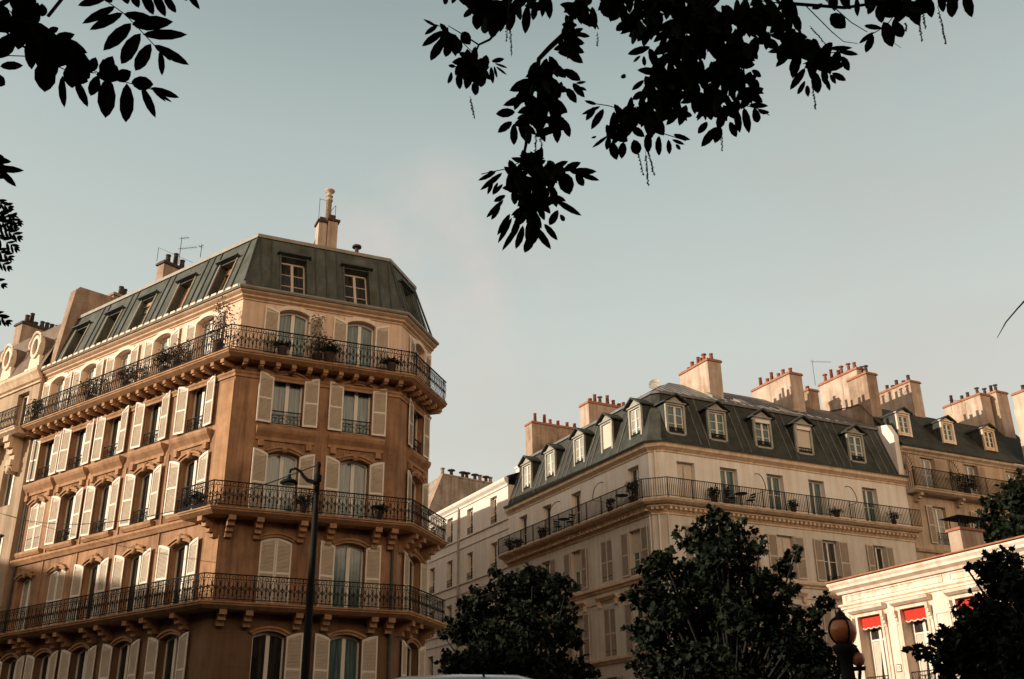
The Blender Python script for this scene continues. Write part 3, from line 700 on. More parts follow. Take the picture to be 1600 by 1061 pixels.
# tall double shaft on the front
q = FM(3.15, -2.4, 0); Cz = MB(); fq = Fr(q, 65.3)
Cz.box(fq, 0, .34, -.5, 0, 21.3, 23.30); Cz.box(fq, .38, .80, -.45, .05, 21.3, 23.42); Cz.box(fq, .341, .379, -.4, -.1, 21.3, 23.2)
Cz.hexa([fq(-.45, -.45, 21.3), fq(0, -.45, 21.3), fq(0, -.75, 21.3), fq(-.45, -.75, 21.3), fq(-.25, -.45, 21.9), fq(0, -.45, 22.7), fq(0, -.75, 22.7), fq(-.25, -.75, 21.9)])
Cz.mi = 1; Cz.box(fq, -.07, .36, -.56, .07, 23.305, 23.40); Cz.box(fq, .33, .88, -.52, .12, 23.425, 23.52); Cz.box(fq, .06, .30, -.35, -.1, 23.402, 23.62); Cz.box(fq, .45, .72, -.38, -.08, 23.522, 23.8)
ch = Cz.build('chimney', ['chimney_plaster', 'pot_dark'], A)
mb = MB(); mb.smooth = True; pc = fq(.42, -.22, 0); mb.lathe((pc.x, pc.y, 23.5), [(.13, 0), (.12, 1.0), (.16, 1.01), (.16, 1.07), (.11, 1.09), (.11, 1.2), (.155, 1.21), (.155, 1.26), (.10, 1.28), (.10, 1.42), (.22, 1.48), (.22, 1.53), (.05, 1.56)], 12); mb.build('chimney_flue', 'chimney_plaster', ch)
mb = MB()
pa = fq(.02, -.2, 23.4); mb.tube([pa, pa+Vector((0, 0, 1.15))], .012, 4); mb.tube([pa+Vector((0, 0, 1.1)), pa+fq.u*.35+Vector((0, 0, 1.12))], .008, 4)
pb = fq(.72, -.2, 23.5); mb.tube([pb, pb+Vector((0, 0, .85))], .012, 4); mb.tube([pb+Vector((0, 0, .85)), pb-fq.u*.25+Vector((0, 0, .45))], .01, 4); mb.build('stay_rod', 'iron', ch)
mb = MB(); q = FM(4.4, -2.3, 0); mb.lathe((q.x, q.y, 21.75), [(.09, 0), (.09, .35), (.05, .36)], 8); mb.build('roof_vent', 'pot_dark', A)
mb = MB(); q = FM(4.75, -2.1, 0); mb.lathe((q.x, q.y, 21.75), [(.09, 0), (.08, .48), (.20, .50), (.19, .58), (.05, .66)], 10); mb.build('roof_vent', 'pot_dark', A)
def antenna(par, p, h, arms, name='antenna', r=.014):
    mb = MB(); p = Vector(p); mb.tube([p, p+Vector((0, 0, h))], r, 5)
    for z, dx, ln, nn in arms:
        d = dirv(dx); a = p+Vector((0, 0, z)); mb.tube([a-d*.12, a+d*ln], r*.8, 4)
        sd = Vector((d.y, -d.x, 0))
        for k in range(nn):
            c = a+d*(ln*(k+.5)/nn); mb.tube([c-sd*.14, c+sd*.14], r*.45, 3); 
    return mb.build(name, 'iron', par)
def roofpt(fr, x, y, o): s_, z = onp(fr, x, y, o); return fr(s_, o, z)
antenna(A, roofpt(FL, 279, 412, -2.2), 1.35, [(1.28, 100, .35, 3), (.75, 100, .8, 6)])
antenna(A, roofpt(FL, 313, 402, -2.0), .65, [(.55, -60, .15, 2)])
mb = MB(); a1 = roofpt(FL, 245, 408, -2.3); mb.tube([a1, a1+Vector((0, 0, .7))], .012, 4); mb.tube([a1+Vector((0, 0, .7)), roofpt(FL, 305, 412, -2.3)], .009, 4); mb.build('guy_wire', 'iron', A)

# ================================================================== BUILDING E : left neighbour
E_ = thing('neighbour_building', OA+uAL*13.6, 'cream apartment block with brown slate roof and round dormers, at the left edge', 'building')
FE = Fr(OA+FL.n*.2, 127.2)
Ew = MB(); ecs = [-14.75, -17.6, -20.5]
wall(Ew, FE, -26, -13.45, 0, 18.3, [(c, .95, 15.95, 17.75, 0) for c in ecs]+[(c, 1.1, 12.6, 14.6, .12) for c in ecs]+[(c, 1.1, 9.3, 11.4, .12) for c in ecs]+[(c, 1.1, 6.2, 8.2, .12) for c in ecs])
Ew.box(FE, -26, -13.45, -9, -.3, 0, 18.3)
Ew.add([FE(-13.45, 0, 0), FE(-13.45, -.3, 0), FE(-13.45, -.3, 18.3), FE(-13.45, 0, 18.3)], [(0, 1, 2, 3)])
Ew.build('wall', 'tan_wall', E_)
pe = [FE(-26, 0, 0), FE(-13.40, 0, 0)]
mb = MB(); mb.sweep(pe, [(0, 18.1), (.1, 18.15), (.22, 18.35), (.3, 18.45), (.3, 18.6), (0, 18.6)]); mb.sweep(pe, [(0, 17.95), (.08, 17.95), (.08, 18.02), (0, 18.02)]); slab(mb, pe, 15.74, .85)
for c in (-14.2, -16.1, -18.9, -21.8):
    for dz, dd in ((0, .7), (.25, .6), (.5, .42), (.75, .3), (1.0, .42), (1.25, .3)): mb.box(FE, c-.2, c+.2, .002, dd, 15.46-dz-.248, 15.46-dz)
    ornament(mb, FE, c, 14.0, .5, .35, .3, 5)
mb.build('cornice', 'cream_trim', E_)
rail_ornate(pe, .78, 15.76, .9, 'railing', E_)
for c in ecs:
    window(FE, E_, c, .94, 15.96, 17.74, gm='glass_dark', post=.08)
    window(FE, E_, c, 1.09, 12.61, 14.59, .12, gm='glass_dark'); window(FE, E_, c, 1.09, 9.31, 11.39, .12, gm='glass_dark'); window(FE, E_, c, 1.09, 6.21, 8.19, .12, gm='glass_dark')
mb = MB(); mb.sweep([FE(-26, 0, 0), FE(-13.45, 0, 0)], [(.1, 18.60), (.1, 18.68), (-1.0, 21.4), (-3.2, 21.9), (-6, 21)], closeprof=False); mb.build('roof', 'slate_e', E_)
def oeil(fr, c, z, par):
    mb = MB(); n = 16; mb.mi = 0; o = .0
    oval = [(c+.22*math.cos(2*math.pi*k/n), z+.40*math.sin(2*math.pi*k/n)) for k in range(n)]
    ring = [(c+.36*math.cos(2*math.pi*k/n), z+.56*math.sin(2*math.pi*k/n)) for k in range(n)]
    for k in range(n):
        a, b, d, e2 = oval[k], oval[(k+1) % n], ring[(k+1) % n], ring[k]
        mb.prism(fr, [a, e2, d, b], -.15, .12)
    mb.prism(fr, [(c-.46, z-1.0), (c+.46, z-1.0), (c+.38, z-.45), (c-.38, z-.45)], -.2, .04)
    mb.box(fr, c-.54, c+.54, -.1, .14, z-1.09, z-1.001)
    for sg in (-1, 1): mb.tube([fr(c+sg*.36, .12, z+.45), fr(c+sg*.46, .14, z+.28), fr(c+sg*.49, .13, z+.08), fr(c+sg*.41, .12, z-.05)], .05, 6)
    mb.tube([fr(c-.36, .1, z+.5), fr(c-.2, .14, z+.64), fr(c, .15, z+.70), fr(c+.2, .14, z+.64), fr(c+.36, .1, z+.5)], .06, 6)
    mb.mi = 1
    m_ = [(c+.42*math.cos(2*math.pi*k/n), z+.60*math.sin(2*math.pi*k/n)) for k in range(n)]; mb.prism(fr, m_, -1.9, -.152)
    mb.box(fr, c-.41, c+.41, -1.8, -.202, z-1.0, z)
    d = mb.build('dormer', ['trim_white', 'slate_e'], par)
    g = MB(); g.prism(fr, oval, -.10, -.05); g.build('glass', 'glass_dark', d)
oeil(FE, -14.3, 19.82, E_); oeil(FE, -16.75, 19.85, E_); oeil(FE, -19.3, 19.85, E_)
q = FE(-22.3, -2.6, 0); chimney(E_, q, 37.2, 2.4, .7, 21.0, 23.95, 7, 'chimney_brown', 'pot_dark', cap='pot_dark', seedk=8)

# ================================================================== BUILDING B : cream corner block
O1 = Vector((6.956, 51.592, 0)); O2 = Vector((7.624, 51.381, 0))
uBL = dirv(-28.3); LBL, LBR = 15.45, 17.0
FB = Fr(O1, 151.7); FC = Fr(O1, math.degrees(math.atan2(O2.x-O1.x, O2.y-O1.y))); FD = Fr(O2, 63.3)
LCH = (O2-O1).length
B = thing('cream_building', O1, 'cream corner apartment block with dark slate mansard, gabled dormers and a plain barred balcony', 'building')
pB = [O1+uBL*LBL, O1, O2, FD(LBR, 0, 0)]
BLc = [-1.45, -4.25, -7.2, -10.55, -13.5]; BRc = [1.45, 4.2, 7.3, 10.2, 14.1]
wu, wl_ = MB(), MB()
top5 = (14.55, 16.72)
wall(wu, FB, -LBL, 0, 14.4, 17.35, [(c, 1.05, *top5, 0) for i, c in enumerate(BLc) if i != 1]); wall(wu, FC, 0, LCH, 14.4, 17.35, []); wall(wu, FD, 0, LBR, 14.4, 17.35, [(c, 1.12, *top5, 0) for c in BRc])
r4, r3, r2_ = (11.15, 13.42), (7.35, 9.85), (4.0, 6.4)
BL4 = [-1.6, -4.35, -7.4, -10.8, -13.6]; BR4 = [1.6, 4.45, 7.5, 10.6, 14.15]
ops = lambda cs: [(c, 1.15 if i != 4 else .95, *r, 0) for i, c in enumerate(cs) for r in (r4, r3, r2_)]
wall(wl_, FB, -LBL, 0, 0, 14.4, ops(BL4)); wall(wl_, FC, 0, LCH, 0, 14.4, []); wall(wl_, FD, 0, LBR, 0, 14.4, ops(BR4))
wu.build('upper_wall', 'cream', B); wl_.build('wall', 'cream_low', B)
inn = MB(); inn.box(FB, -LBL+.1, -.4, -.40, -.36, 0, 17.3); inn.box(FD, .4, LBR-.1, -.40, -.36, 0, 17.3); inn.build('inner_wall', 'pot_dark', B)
BK1 = FD(LBR, -11, 0); BK2 = O1+uBL*LBL+FB.n*-9
mb = MB(); shell(mb, [FD(LBR, 0, 0), BK1, BK2, O1+uBL*LBL], 0, 17.35); mb.build('rear_wall', 'cream_low', B)
mb = MB(); mb.sweep(pB, [(0, 17.12), (.05, 17.12), (.05, 17.2), (.16, 17.3), (.24, 17.36), (.24, 17.50), (.30, 17.56), (0, 17.56)]); mb.build('cornice', 'cream_trim', B)
mb = MB(); mb.sweep(pB, [(.1, 17.563), (.34, 17.563), (.37, 17.66), (.1, 17.66)]); mb.build('gutter', 'zinc_dark', B)
# mansard and upper roof
OB = Vector((0, 0, 0))
def isect(p, d, q, e_):
    k = ((q.x-p.x)*e_.y-(q.y-p.y)*e_.x)/(d.x*e_.y-d.y*e_.x); return p+d*k
OB = isect(O1, FB.u, O2, FD.u)
def offB(o):
    a = isect(FB(0, o, 0), FB.u, FD(0, o, 0), FD.u); return [FB(-LBL, o, 0), a, FD(LBR, o, 0)]
def offB4(o, cut):
    a = offB(o); return [a[0], a[1]-FB.u*cut, a[1]+FD.u*cut, a[2]]
def Z(p, z): return Vector((p.x, p.y, z))
lv = [([*mitre(pB, .08)], 17.62), (offB4(-.55, .42), 19.2), (offB4(-1.15, .3), 20.85), (offB4(-1.05, .33), 20.9), (offB4(-5.0, .02), 23.3), (offB4(-8.6, .02), 21.2)]
mb = MB(); mb.loft([[Vector((p[0], p[1], z)) for p in q] for q, z in lv[:4]], caps=False)
roofB = mb.build('roof', 'slate_b', B)
mb = MB(); mb.loft([[Vector((p[0], p[1], z)) for p in q] for q, z in lv[3:]], caps=False); mb.build('upper_roof', 'roof_zinc', B)
mb = MB()
k = .5
while k < LBR: slopebar(mb, FD, k, .04, 20.95, 23.28, -1.05, -5.0, .04) if k > 4.6 else slopebar(mb, FD, k, .04, 20.95, 20.95+max(.1, (k)/4.6*2.3), -1.05, -1.05-3.95*max(.05, k/4.6), .04); k += .62
k = .5
while k < LBL: slopebar(mb, FB, -k, .04, 20.95, 23.28, -1.05, -5.0, .04) if k > 4.6 else slopebar(mb, FB, -k, .04, 20.95, 20.95+max(.1, (k)/4.6*2.3), -1.05, -1.05-3.95*max(.05, k/4.6), .04); k += .62
for fr, a, b, ds in ((FD, .9, LBR, BRc), (FB, -LBL, -.9, BLc)):
    k = a
    while k < b:
        if all(abs(k-d) > .95 for d in ds): slopebar(mb, fr, k, .045, 17.7, 20.85, .05, -1.15, .035)
        k += .55
e2 = [p for p in offB4(-1.1, .3)]; mb.sweep([tuple(p)[:2] for p in e2], [(-.05, 20.80), (.07, 20.80), (.07, 20.94), (-.05, 20.94)])
mb.build('roof_seam', 'roof_zinc', B)
for i, c in enumerate(BLc):
    dormer(B, FB, c+.12, .92, 18.25, 19.95, o=-.22, back=1.0, gm='glass_pale', blindp={1: .97}.get(i), guard=.3 if i != 1 else 0, label={1: 'dormer with its pale blind fully down'}.get(i))
for i, c in enumerate(BRc):
    dormer(B, FD, c-.3 if i else c-.25, .98, 18.3, 19.85, o=-.18, back=1.0, gm='glass_teal' if i != 3 else 'glass_dark', blindp={3: .99}.get(i), guard=.32, roll=i in (2, 3), label={2: 'dormer with a white roller box over its window', 3: 'dormer with its brown roller blind down'}.get(i))
# balcony
b5 = MB(); slab(b5, pB, 14.52, .80, .16)
b5.sweep(pB, [(0, 13.85), (.06, 13.85), (.06, 13.93), (.12, 14.0), (.12, 14.06), (.40, 14.2), (.40, 14.298), (0, 14.298)])
for fr, ln, s0 in ((FB, LBL, -LBL), (FC, LCH, 0), (FD, LBR, 0)):
    n = round((ln-.2)/.30)
    for k in range(n+1): c = s0+.1+(ln-.2)*k/n; b5.box(fr, c-.07, c+.07, .13, .36, 14.05, 14.199)
b5.build('balcony', 'cream_trim', B); rail_bars(pB, .74, 14.54, 1.02, 'railing', B)
# strings
mb = MB(); mb.sweep(pB, [(0, 10.72), (.08, 10.72), (.10, 10.8), (.22, 10.88), (.22, 11.0), (0, 11.02)]); mb.sweep(pB, [(0, 7.05), (.08, 7.05), (.12, 7.15), (.2, 7.2), (.2, 7.3), (0, 7.32)])
mb.sweep(pB, [(0, 10.15), (.05, 10.15), (.05, 10.2), (0, 10.2)]); mb.sweep(pB, [(0, 3.5), (.3, 3.6), (.3, 3.8), (0, 3.85)])
for fr, cs in ((FB, BL4), (FD, BR4)):
    for c in cs:
        mb.sweep([fr(c-.95, 0, 0), fr(c+.95, 0, 0)], [(0, 10.25), (.1, 10.25), (.24, 10.42), (.24, 10.5), (0, 10.5)])
        for sg in (-1, 1): mb.box(fr, c+sg*.8-.1, c+sg*.8+.1, .002, .14, 9.95, 10.249)
        for z0, z1 in (r4, r3):
            mb.box(fr, c-.68, c-.58, .001, .04, z0, z1+.1) if False else None
mb.build('string_course', 'cream_trim', B)
mb = MB()
for fr, s0 in ((FC, -.12), (FC, LCH+.12)): mb.box(fr, s0-.02, s0+.02, -.02, .05, 11.02, 13.84)
q = FC(LCH/2, .06, 0); mb.build('corner_strip', 'cream', B); mb = MB(); mb.tube([(q.x, q.y, .2), (q.x, q.y, 13.84)], .05, 6); mb.build('drainpipe', 'cream', B); mb = MB(); mb.tube([(q.x, q.y, 14.56), (q.x, q.y, 17.15)], .05, 6); mb.build('drainpipe', 'cream', B)
rnd = random.Random(11)
for fr, cs in ((FB, BLc), (FD, BRc)):
    for i, c in enumerate(cs):
        if fr is FB and i == 1: continue
        blind = .98 if (fr is FD and i == 0) else None
        window(fr, B, c, 1.05 if fr is FB else 1.12, 14.56, 16.71, 0, depth=.3, gm='glass_dark' if fr is FB else 'glass_teal', post=.10, bars=0 if i % 2 else 1, blind=blind, label='balcony door behind a lowered cream blind' if blind else None)
for fr, cs, cl in ((FB, BL4, {(1, 0), (1, 1), (3, 1), (0, 2)}), (FD, BR4, {(0, 0), (1, 1)})):
    for i, c in enumerate(cs):
        for j, (z0, z1) in enumerate((r4, r3, r2_)):
            ww = (1.15 if i != 4 else .95)-.01
            window(fr, B, c, ww, z0+.01, z1-.005, 0, depth=.26, gm=rnd.choice(['glass_dark', 'glass_dark', 'glass_pale', 'glass_teal']), post=.09, bars=rnd.choice([1, 1, 0, 2]), blind=rnd.choice([None, None, .3, .5]), shut=True, closed=(i, j) in cl, sw=.62 if i != 4 else .5, smat='shutter_b', ang=(rnd.uniform(1, 5), rnd.uniform(1, 5)), guard=.35)
# curved iron dividers between the flats
def divider(fr, s, par, flip=1):
    mb = MB()
    pts = [fr(s, .76, 15.5)]+[fr(s, .76-.75*math.sin(t*math.pi/2/8), 15.5+1.05*(1-math.cos(t*math.pi/2/8))) for t in range(1, 9)]
    pts = [fr(s, .74*math.cos(t*math.pi/2/8), 15.55+1.05*math.sin(t*math.pi/2/8)) for t in range(9)]
    mb.tube(pts, .022, 5)
    for o in (.15, .3, .45, .6): mb.tube([fr(s, o, 14.6), fr(s, o, 15.5)], .01, 4)
    mb.tube([fr(s, .02, 15.5), fr(s, .74, 15.5)], .014, 4)
    return mb.build('balcony_divider', 'iron', par)
for s in (5.95, 12.3): divider(FD, s, B)
for s in (-4.3, -9.0): divider(FB, s, B)
# end party wall standing above the mansard
mb = MB(); prof = [(.05, 17.0), (-.02, 17.7), (-.05, 20.2), (.35, 20.95), (1.35, 21.1), (1.5, 20.9), (3.0, 20.9), (3.0, 17.0)]
P = lambda a, b, z: FD(LBR-.35+b, -a, z)
vs = [P(a, 0, z) for a, z in prof]+[P(a, .38, z) for a, z in prof]; n = len(prof)
mb.add(vs, [tuple(range(n)), tuple(range(2*n-1, n-1, -1))]+[(i, (i+1) % n, n+(i+1) % n, n+i) for i in range(n)]); mb.build('party_wall', 'cream', B)
# chimneys across the right wing (walls run back from the street)
def cw(par, fr, x, y, t, ln, wd, zb, n, bm='chimney_plaster', pm='terracotta', step=None, sk=0, **k):
    s, z = onp(fr, x, y, -t); q = fr(s, -t, 0)
    return chimney(par, q, fr.az-90, ln, wd, zb, z-.12, n, bm, pm, step, seedk=sk, **k)
cw(B, FD, 1105, 560, 2.5, 2.75, .95, 20.9, 6, step=(3.2, .9), sk=1)
cw(B, FD, 1233, 581, 2.5, 3.55, .95, 20.9, 6, sk=2)
cw(B, FD, 1338, 574, 2.5, 3.45, .55, 20.9, 6, sk=3)
s_, z_ = onp(FD, 1263, 610, -4.6); chimney(B, FD(s_, -4.6, 0), -26.7, .9, .8, 20.9, z_, 1, 'chimney_brown', 'terracotta', seedk=9)
s_, z_ = onp(FD, 1359, 588, -2.0); chimney(B, FD(s_-.55, -1.75, 0), -26.7, 1.6, .85, 20.9, z_, 3, 'chimney_brown', 'pot_dark', seedk=5)
# chimneys across the left wing
def cl_(par, x, y, t, ln, wd, zb, n, **k):
    s, z = onp(FB, x, y, -t); q = FB(s, -t, 0)
    return chimney(par, q, 61.7, ln, wd, zb, z-.12, n, **k)
cl_(B, 906, 634, 2.0, 3.4, 1.0, 20.5, 7, bm='chimney_plaster', pm='terracotta', seedk=12, shafts=None)
cl_(B, 821, 664, 2.0, 4.2, .9, 20.0, 6, bm='chimney_brown', pm='terracotta', seedk=13)
# satellite dish and roof vents
mb = MB(); mb.smooth = True; p = roofpt(FD, 1023, 601, -5.2); dn = (Vector((-.35, -.9, .25))).normalized(); a = dn.orthogonal().normalized(); b = dn.cross(a)
rings = [(0, 0), (.14, .02), (.25, .05), (.34, .10)]; vs = [p]; fs = []
for r_, dd in rings[1:]: vs += [p+a*(r_*math.cos(2*math.pi*k/14))+b*(r_*math.sin(2*math.pi*k/14))+dn*dd for k in range(14)]
fs = [(0, 1+k, 1+(k+1) % 14) for k in range(14)]+[(1+14*j+k, 1+14*(j+1)+k, 1+14*(j+1)+(k+1) % 14, 1+14*j+(k+1) % 14) for j in range(2) for k in range(14)]
mb.add(vs, fs); mb.tube([p, p+Vector((0, 0, -.9))], .03, 5); mb.tube([p-b*.4, p+dn*.5], .012, 4); mb.build('satellite_dish', 'dormer_trim', B)
p = roofpt(FD, 1290, 622, -5); antenna(B, roofpt(FD, 1274, 602, -4.2), 1.75, [(1.62, 85, 1.25, 7)])
for s, o in ((7.1, -1.9), (5.0, -1.7), (10.2, -2.0)):
    mb = MB(); mb.hexa([FD(s-.3, o+.3, 21.2), FD(s+.3, o+.3, 21.2), FD(s+.3, o-.3, 21.6), FD(s-.3, o-.3, 21.6), FD(s-.3, o+.3, 21.36), FD(s+.3, o+.3, 21.36), FD(s+.3, o-.3, 21.76), FD(s-.3, o-.3, 21.76)]); mb.build('skylight', 'zinc_trim', B)

# ================================================================== BUILDING C : white house up the street
Cb = thing('white_building', O1+uBL*15.6, 'tall white rendered house with sunlit top, rows of small windows and a brown downpipe', 'building')
CC = [-17.5, -21.05, -24.3, -27.3]; F2 = Fr(O1, 151.7)
mb = MB(); crow = [(17.05, 18.85), (14.0, 15.82), (10.95, 12.75), (7.9, 9.7), (4.8, 6.6)]
wall(mb, F2, -32, -15.46, 0, 19.2, [(c, .95, a, b, 0) for c in CC+[-30.3] for a, b in crow], .3)
mb.add([F2(-15.46, 0, 0), F2(-15.46, -10, 0), F2(-15.46, -10, 19.2), F2(-15.46, 0, 19.2)], [(0, 1, 2, 3)])
mb.box(F2, -31.9, -15.5, -10, -.5, 0, 19.1); mb.build('wall', 'white_wall', Cb)
pc = [F2(-32, 0, 0), F2(-15.40, 0, 0)]
mb = MB(); mb.sweep(pc, [(0, 19.12), (.08, 19.12), (.1, 19.25), (.26, 19.4), (.30, 19.5), (.30, 19.62), (0, 19.66)])
for z in (16.30, 13.25, 10.2, 7.15): mb.sweep(pc, [(0, z), (.06, z), (.06, z+.08), (0, z+.08)]); mb.sweep(pc, [(0, z+.60), (.10, z+.62), (.10, z+.72), (0, z+.74)])
mb.build('cornice', 'white_wall', Cb)
mb = MB(); mb.sweep(pc, [(.1, 19.66), (.1, 19.75), (-.8, 20.1), (-3.2, 20.6), (-6, 20.6), (-9.5, 20.1)], closeprof=False); mb.build('roof', 'roof_zinc', Cb)
mb = MB(); q = F2(-22.7, .1, 0)
mb.tube([(q.x, q.y, .3), (q.x, q.y, 19.3)], .07, 7)
for z in range(1, 19, 3): mb.tube([(q.x, q.y, z), (q.x, q.y, z+.1)], .095, 7)
mb.build('drainpipe', 'zinc_trim', Cb)
for c in CC+[-30.3]:
    for a, b in crow: window(F2, Cb, c, .94, a+.005, b-.005, 0, depth=.26, gm='glass_dark', post=.1, bars=1, ft=.07, guard=.5)
q = F2(-16.6, -1.2, 0); chimney(Cb, q, 61.7, 1.8, .5, 19.8, 20.65, 3, 'white_wall', 'terracotta', cap='white_wall', seedk=20)
q = F2(-18.5, -3.4, 0); chimney(Cb, q, 61.7, 1.8, .5, 20.2, 21.35, 3, 'white_wall', 'terracotta', cap='white_wall', seedk=21)

# ================================================================== BUILDING G : grey gable beyond
G = thing('gable_building', F2(-33, -3, 0), 'grey blank gable with a row of chimney cowls, rising behind the white house', 'building')
Gf = Fr(F2(-33, 0, 0), 61.7)
g1 = onp(Gf, 672, 790); g2 = onp(Gf, 692, 742); g3 = onp(Gf, 772, 757)
mb = MB(); prof = [(g1[0]-.4, 0), (g1[0]-.4, g1[1]-1.0), g1, g2, g3, (g3[0]+3, g3[1]-.3), (g3[0]+3, 0)]
mb.prism(Gf, prof, -14, 0); mb.build('gable_wall', 'gable_grey', G)
mb = MB()
for a, b in ((g1, g2), (g2, g3)):
    ln = math.hypot(b[0]-a[0], b[1]-a[1]); mb.prism(Gf, [a, b, (b[0], b[1]+.13), (a[0], a[1]+.13)], -.9, .06)
mb.build('coping', 'chimney_brown', G)
mb = MB()
for i in range(5): a = g2[0]+(g3[0]-g2[0])*(i+.6)/5; mb.box(Gf, a-.03, a+.03, .002, .04, 10, g3[1]) if i in (0,) else None
mb.build('wall_strip', 'gable_grey', G)
for i, (t, k) in enumerate(((0.03, 1), (.2, 0), (.42, 0), (.5, 0), (.66, 0), (.76, 1), (.88, 0), (.97, 1))):
    a = g2[0]+(g3[0]-g2[0])*t; z = g2[1]+(g3[1]-g2[1])*t+.13; m2 = MB(); q = Gf(a, -.4, z); m2.smooth = True
    m2.lathe(q, [(.16, 0), (.14, .3), (.14, .45), (.34 if k == 0 else .2, .48), (.30 if k == 0 else .2, .56), (.05, .62)], 9); m2.build('chimney_cowl', 'pot_dark' if k == 0 else 'chimney_brown', G)

# ================================================================== BUILDING D : right hand neighbour with slate roof
D = thing('slate_roof_building', FD(17.2, 0, 0), 'tan apartment block with slate roof and fan shaped balcony grilles, beside the cream block', 'building')
D0, D1 = 17.02, 31
DC = [19.1, 22.75, 26.4]
mb = MB(); wall(mb, FD, D0, D1, 0, 19.3, [(c, 1.1, 17.05, 19.1, 0) for c in DC]+[(c+.3, 1.1, 13.9, 16.15, 0) for c in DC]+[(c+.3, 1.1, 10.6, 12.9, 0) for c in DC]+[(c+.3, 1.1, 7.4, 9.6, 0) for c in DC], .28)
mb.add([FD(D0, 0, 0), FD(D0, -9, 0), FD(D0, -9, 19.3), FD(D0, 0, 19.3)], [(0, 1, 2, 3)])
mb.box(FD, D0+.1, D1-.1, -10, -.5, 0, 19.2); mb.build('wall', 'd_wall', D)
mb = MB(); pd = [FD(D0, 0, 0), FD(D1, 0, 0)]
mb.sweep(pd, [(0, 19.2), (.06, 19.2), (.10, 19.32), (.24, 19.42), (.24, 19.55), (0, 19.56)]); slab(mb, pd, 16.98, .75, .22); mb.sweep(pd, [(0, 13.3), (.15, 13.35), (.2, 13.5), (0, 13.55)])
for c in (17.6, 21, 24.5, 28):
    for dz, dd in ((0, .6), (.15, .42), (.3, .25)): mb.box(FD, c-.12, c+.12, .002, dd, 16.69-dz-.148, 16.69-dz)
mb.build('cornice', 'd_wall', D)
mb = MB(); mb.sweep(pd, [(.26, 19.563), (.3, 19.66), (-.35, 20.3), (-2.6, 23.0), (-5.2, 23.4), (-9, 21)], closeprof=False)
mb.build('roof', 'slate_b', D)
rail_bars([FD(D0+.02, 0, 0), FD(D1, 0, 0)], .70, 17.0, 1.15, 'railing', D)
for c in DC:
    window(FD, D, c, 1.09, 17.06, 19.09, 0, gm='glass_pale', post=.1, bars=1, shut=True, sides='r', sw=.55, smat='d_wall'); window(FD, D, c+.3, 1.09, 13.91, 16.14, 0, gm='glass_pale' if c < 20 else 'glass_dark', post=.1, bars=1, guard=.7, shut=True, sides='l', sw=.55, smat='shutter_b')
    window(FD, D, c+.3, 1.09, 10.61, 12.89, 0, gm='glass_dark', bars=1); window(FD, D, c+.3, 1.09, 7.41, 9.59, 0, gm='glass_dark', bars=1)
def fan(fr, s, z):
    mb = MB()
    for k in range(9):
        t = math.pi/2*k/8; c = Vector((0, 0, 0))
        mb.tube([fr(s, .08*math.cos(t), z+.25*math.sin(t)), fr(s, .70*math.cos(t)*.9, z+1.15*math.sin(t))], .012, 4)
        mb.tube([fr(s, .70*math.cos(t)*.9, z+1.15*math.sin(t)), fr(s, .80*math.cos(t)*.98, z+1.30*math.sin(t))], .022, 4, r1=.004)
    mb.tube([fr(s, .63*math.cos(math.pi/2*k/10), z+1.13*math.sin(math.pi/2*k/10)) for k in range(11)], .014, 4); mb.tube([fr(s, .3*math.cos(math.pi/2*k/8), z+.5*math.sin(math.pi/2*k/8)) for k in range(9)], .012, 4)
    for o in (.1, .25, .4, .55, .68): mb.tube([fr(s, o, 17.0), fr(s, o, z+.02)], .012, 4)
    return mb
for s in (17.15, 20.9): fan(FD, s, 17.95).build('balcony_divider', 'iron', D)
for i, c in enumerate((18.15, 21.85, 25.5)):
    dormer(D, FD, c, .78, 20.62, 21.75, o=-.35, back=1.6, trim='trim_white' if i != 2 else 'cream_trim', cheek='slate_b', ped=.32, eave=.08, wall_w=.16, gm='glass_teal' if i < 2 else 'glass_dark', bars=2)
cw(D, FD, 1421, 594, 2.5, 2.9, .9, 20.8, 5, pm='pot_dark', sk=31)
s_, z_ = onp(FD, 1548, 613, -2.5); chimney(D, FD(s_-1.15, -2.5, 0), -26.7, 3.1, .95, 20.8, z_-.35, 4, 'chimney_plaster', 'pot_dark', seedk=33, shafts=None)
chimney(D, FD(s_, -2.1, 0), -26.7, 1.6, 1.1, 20.8, z_-.12, 3, 'chimney_plaster', 'pot_dark', seedk=34)
antenna(D, roofpt(FD, 1159, 660, -4) if False else roofpt(FD, 1488, 645, -4), 1.0, [(.9, 80, .9, 4)])

# ================================================================== BUILDING F : tall rendered wall at the right edge
F_ = thing('rendered_building', FD(27.6, 3, 0), 'tall pale rendered block with bare side wall and cowls, cut by the right edge', 'building')
mb = MB(); S0_ = 27.55
P = lambda a, b, z: FD(S0_+b, -a, z)
prof = [(-7, 0), (-7, 22.9), (-3.6, 22.9), (-3.3, 23.3), (-.25, 23.3), (-.25, 0)]
f1 = onp(FD, 1578, 616, .5)
vs = [P(a, 0, z) for a, z in prof]+[P(a, 8, z) for a, z in prof]; n = len(prof)
mb.add(vs, [tuple(range(n)), tuple(range(2*n-1, n-1, -1))]+[(i, (i+1) % n, n+(i+1) % n, n+i) for i in range(n)]); mb.build('wall', 'f_wall', F_)
mb = MB(); mb.box(lambda a, b, z: P(a, b, z), 0, 0, 0, 0, 0, 0) if False else None
q0_ = P(2.4, -.0, 0); chimney(F_, P(-3.2, .02, 0), -26.7, 2.85, 1.1, 23.2, f1[1], 4, 'f_wall', 'pot_dark', cap='brick_edge', seedk=41)

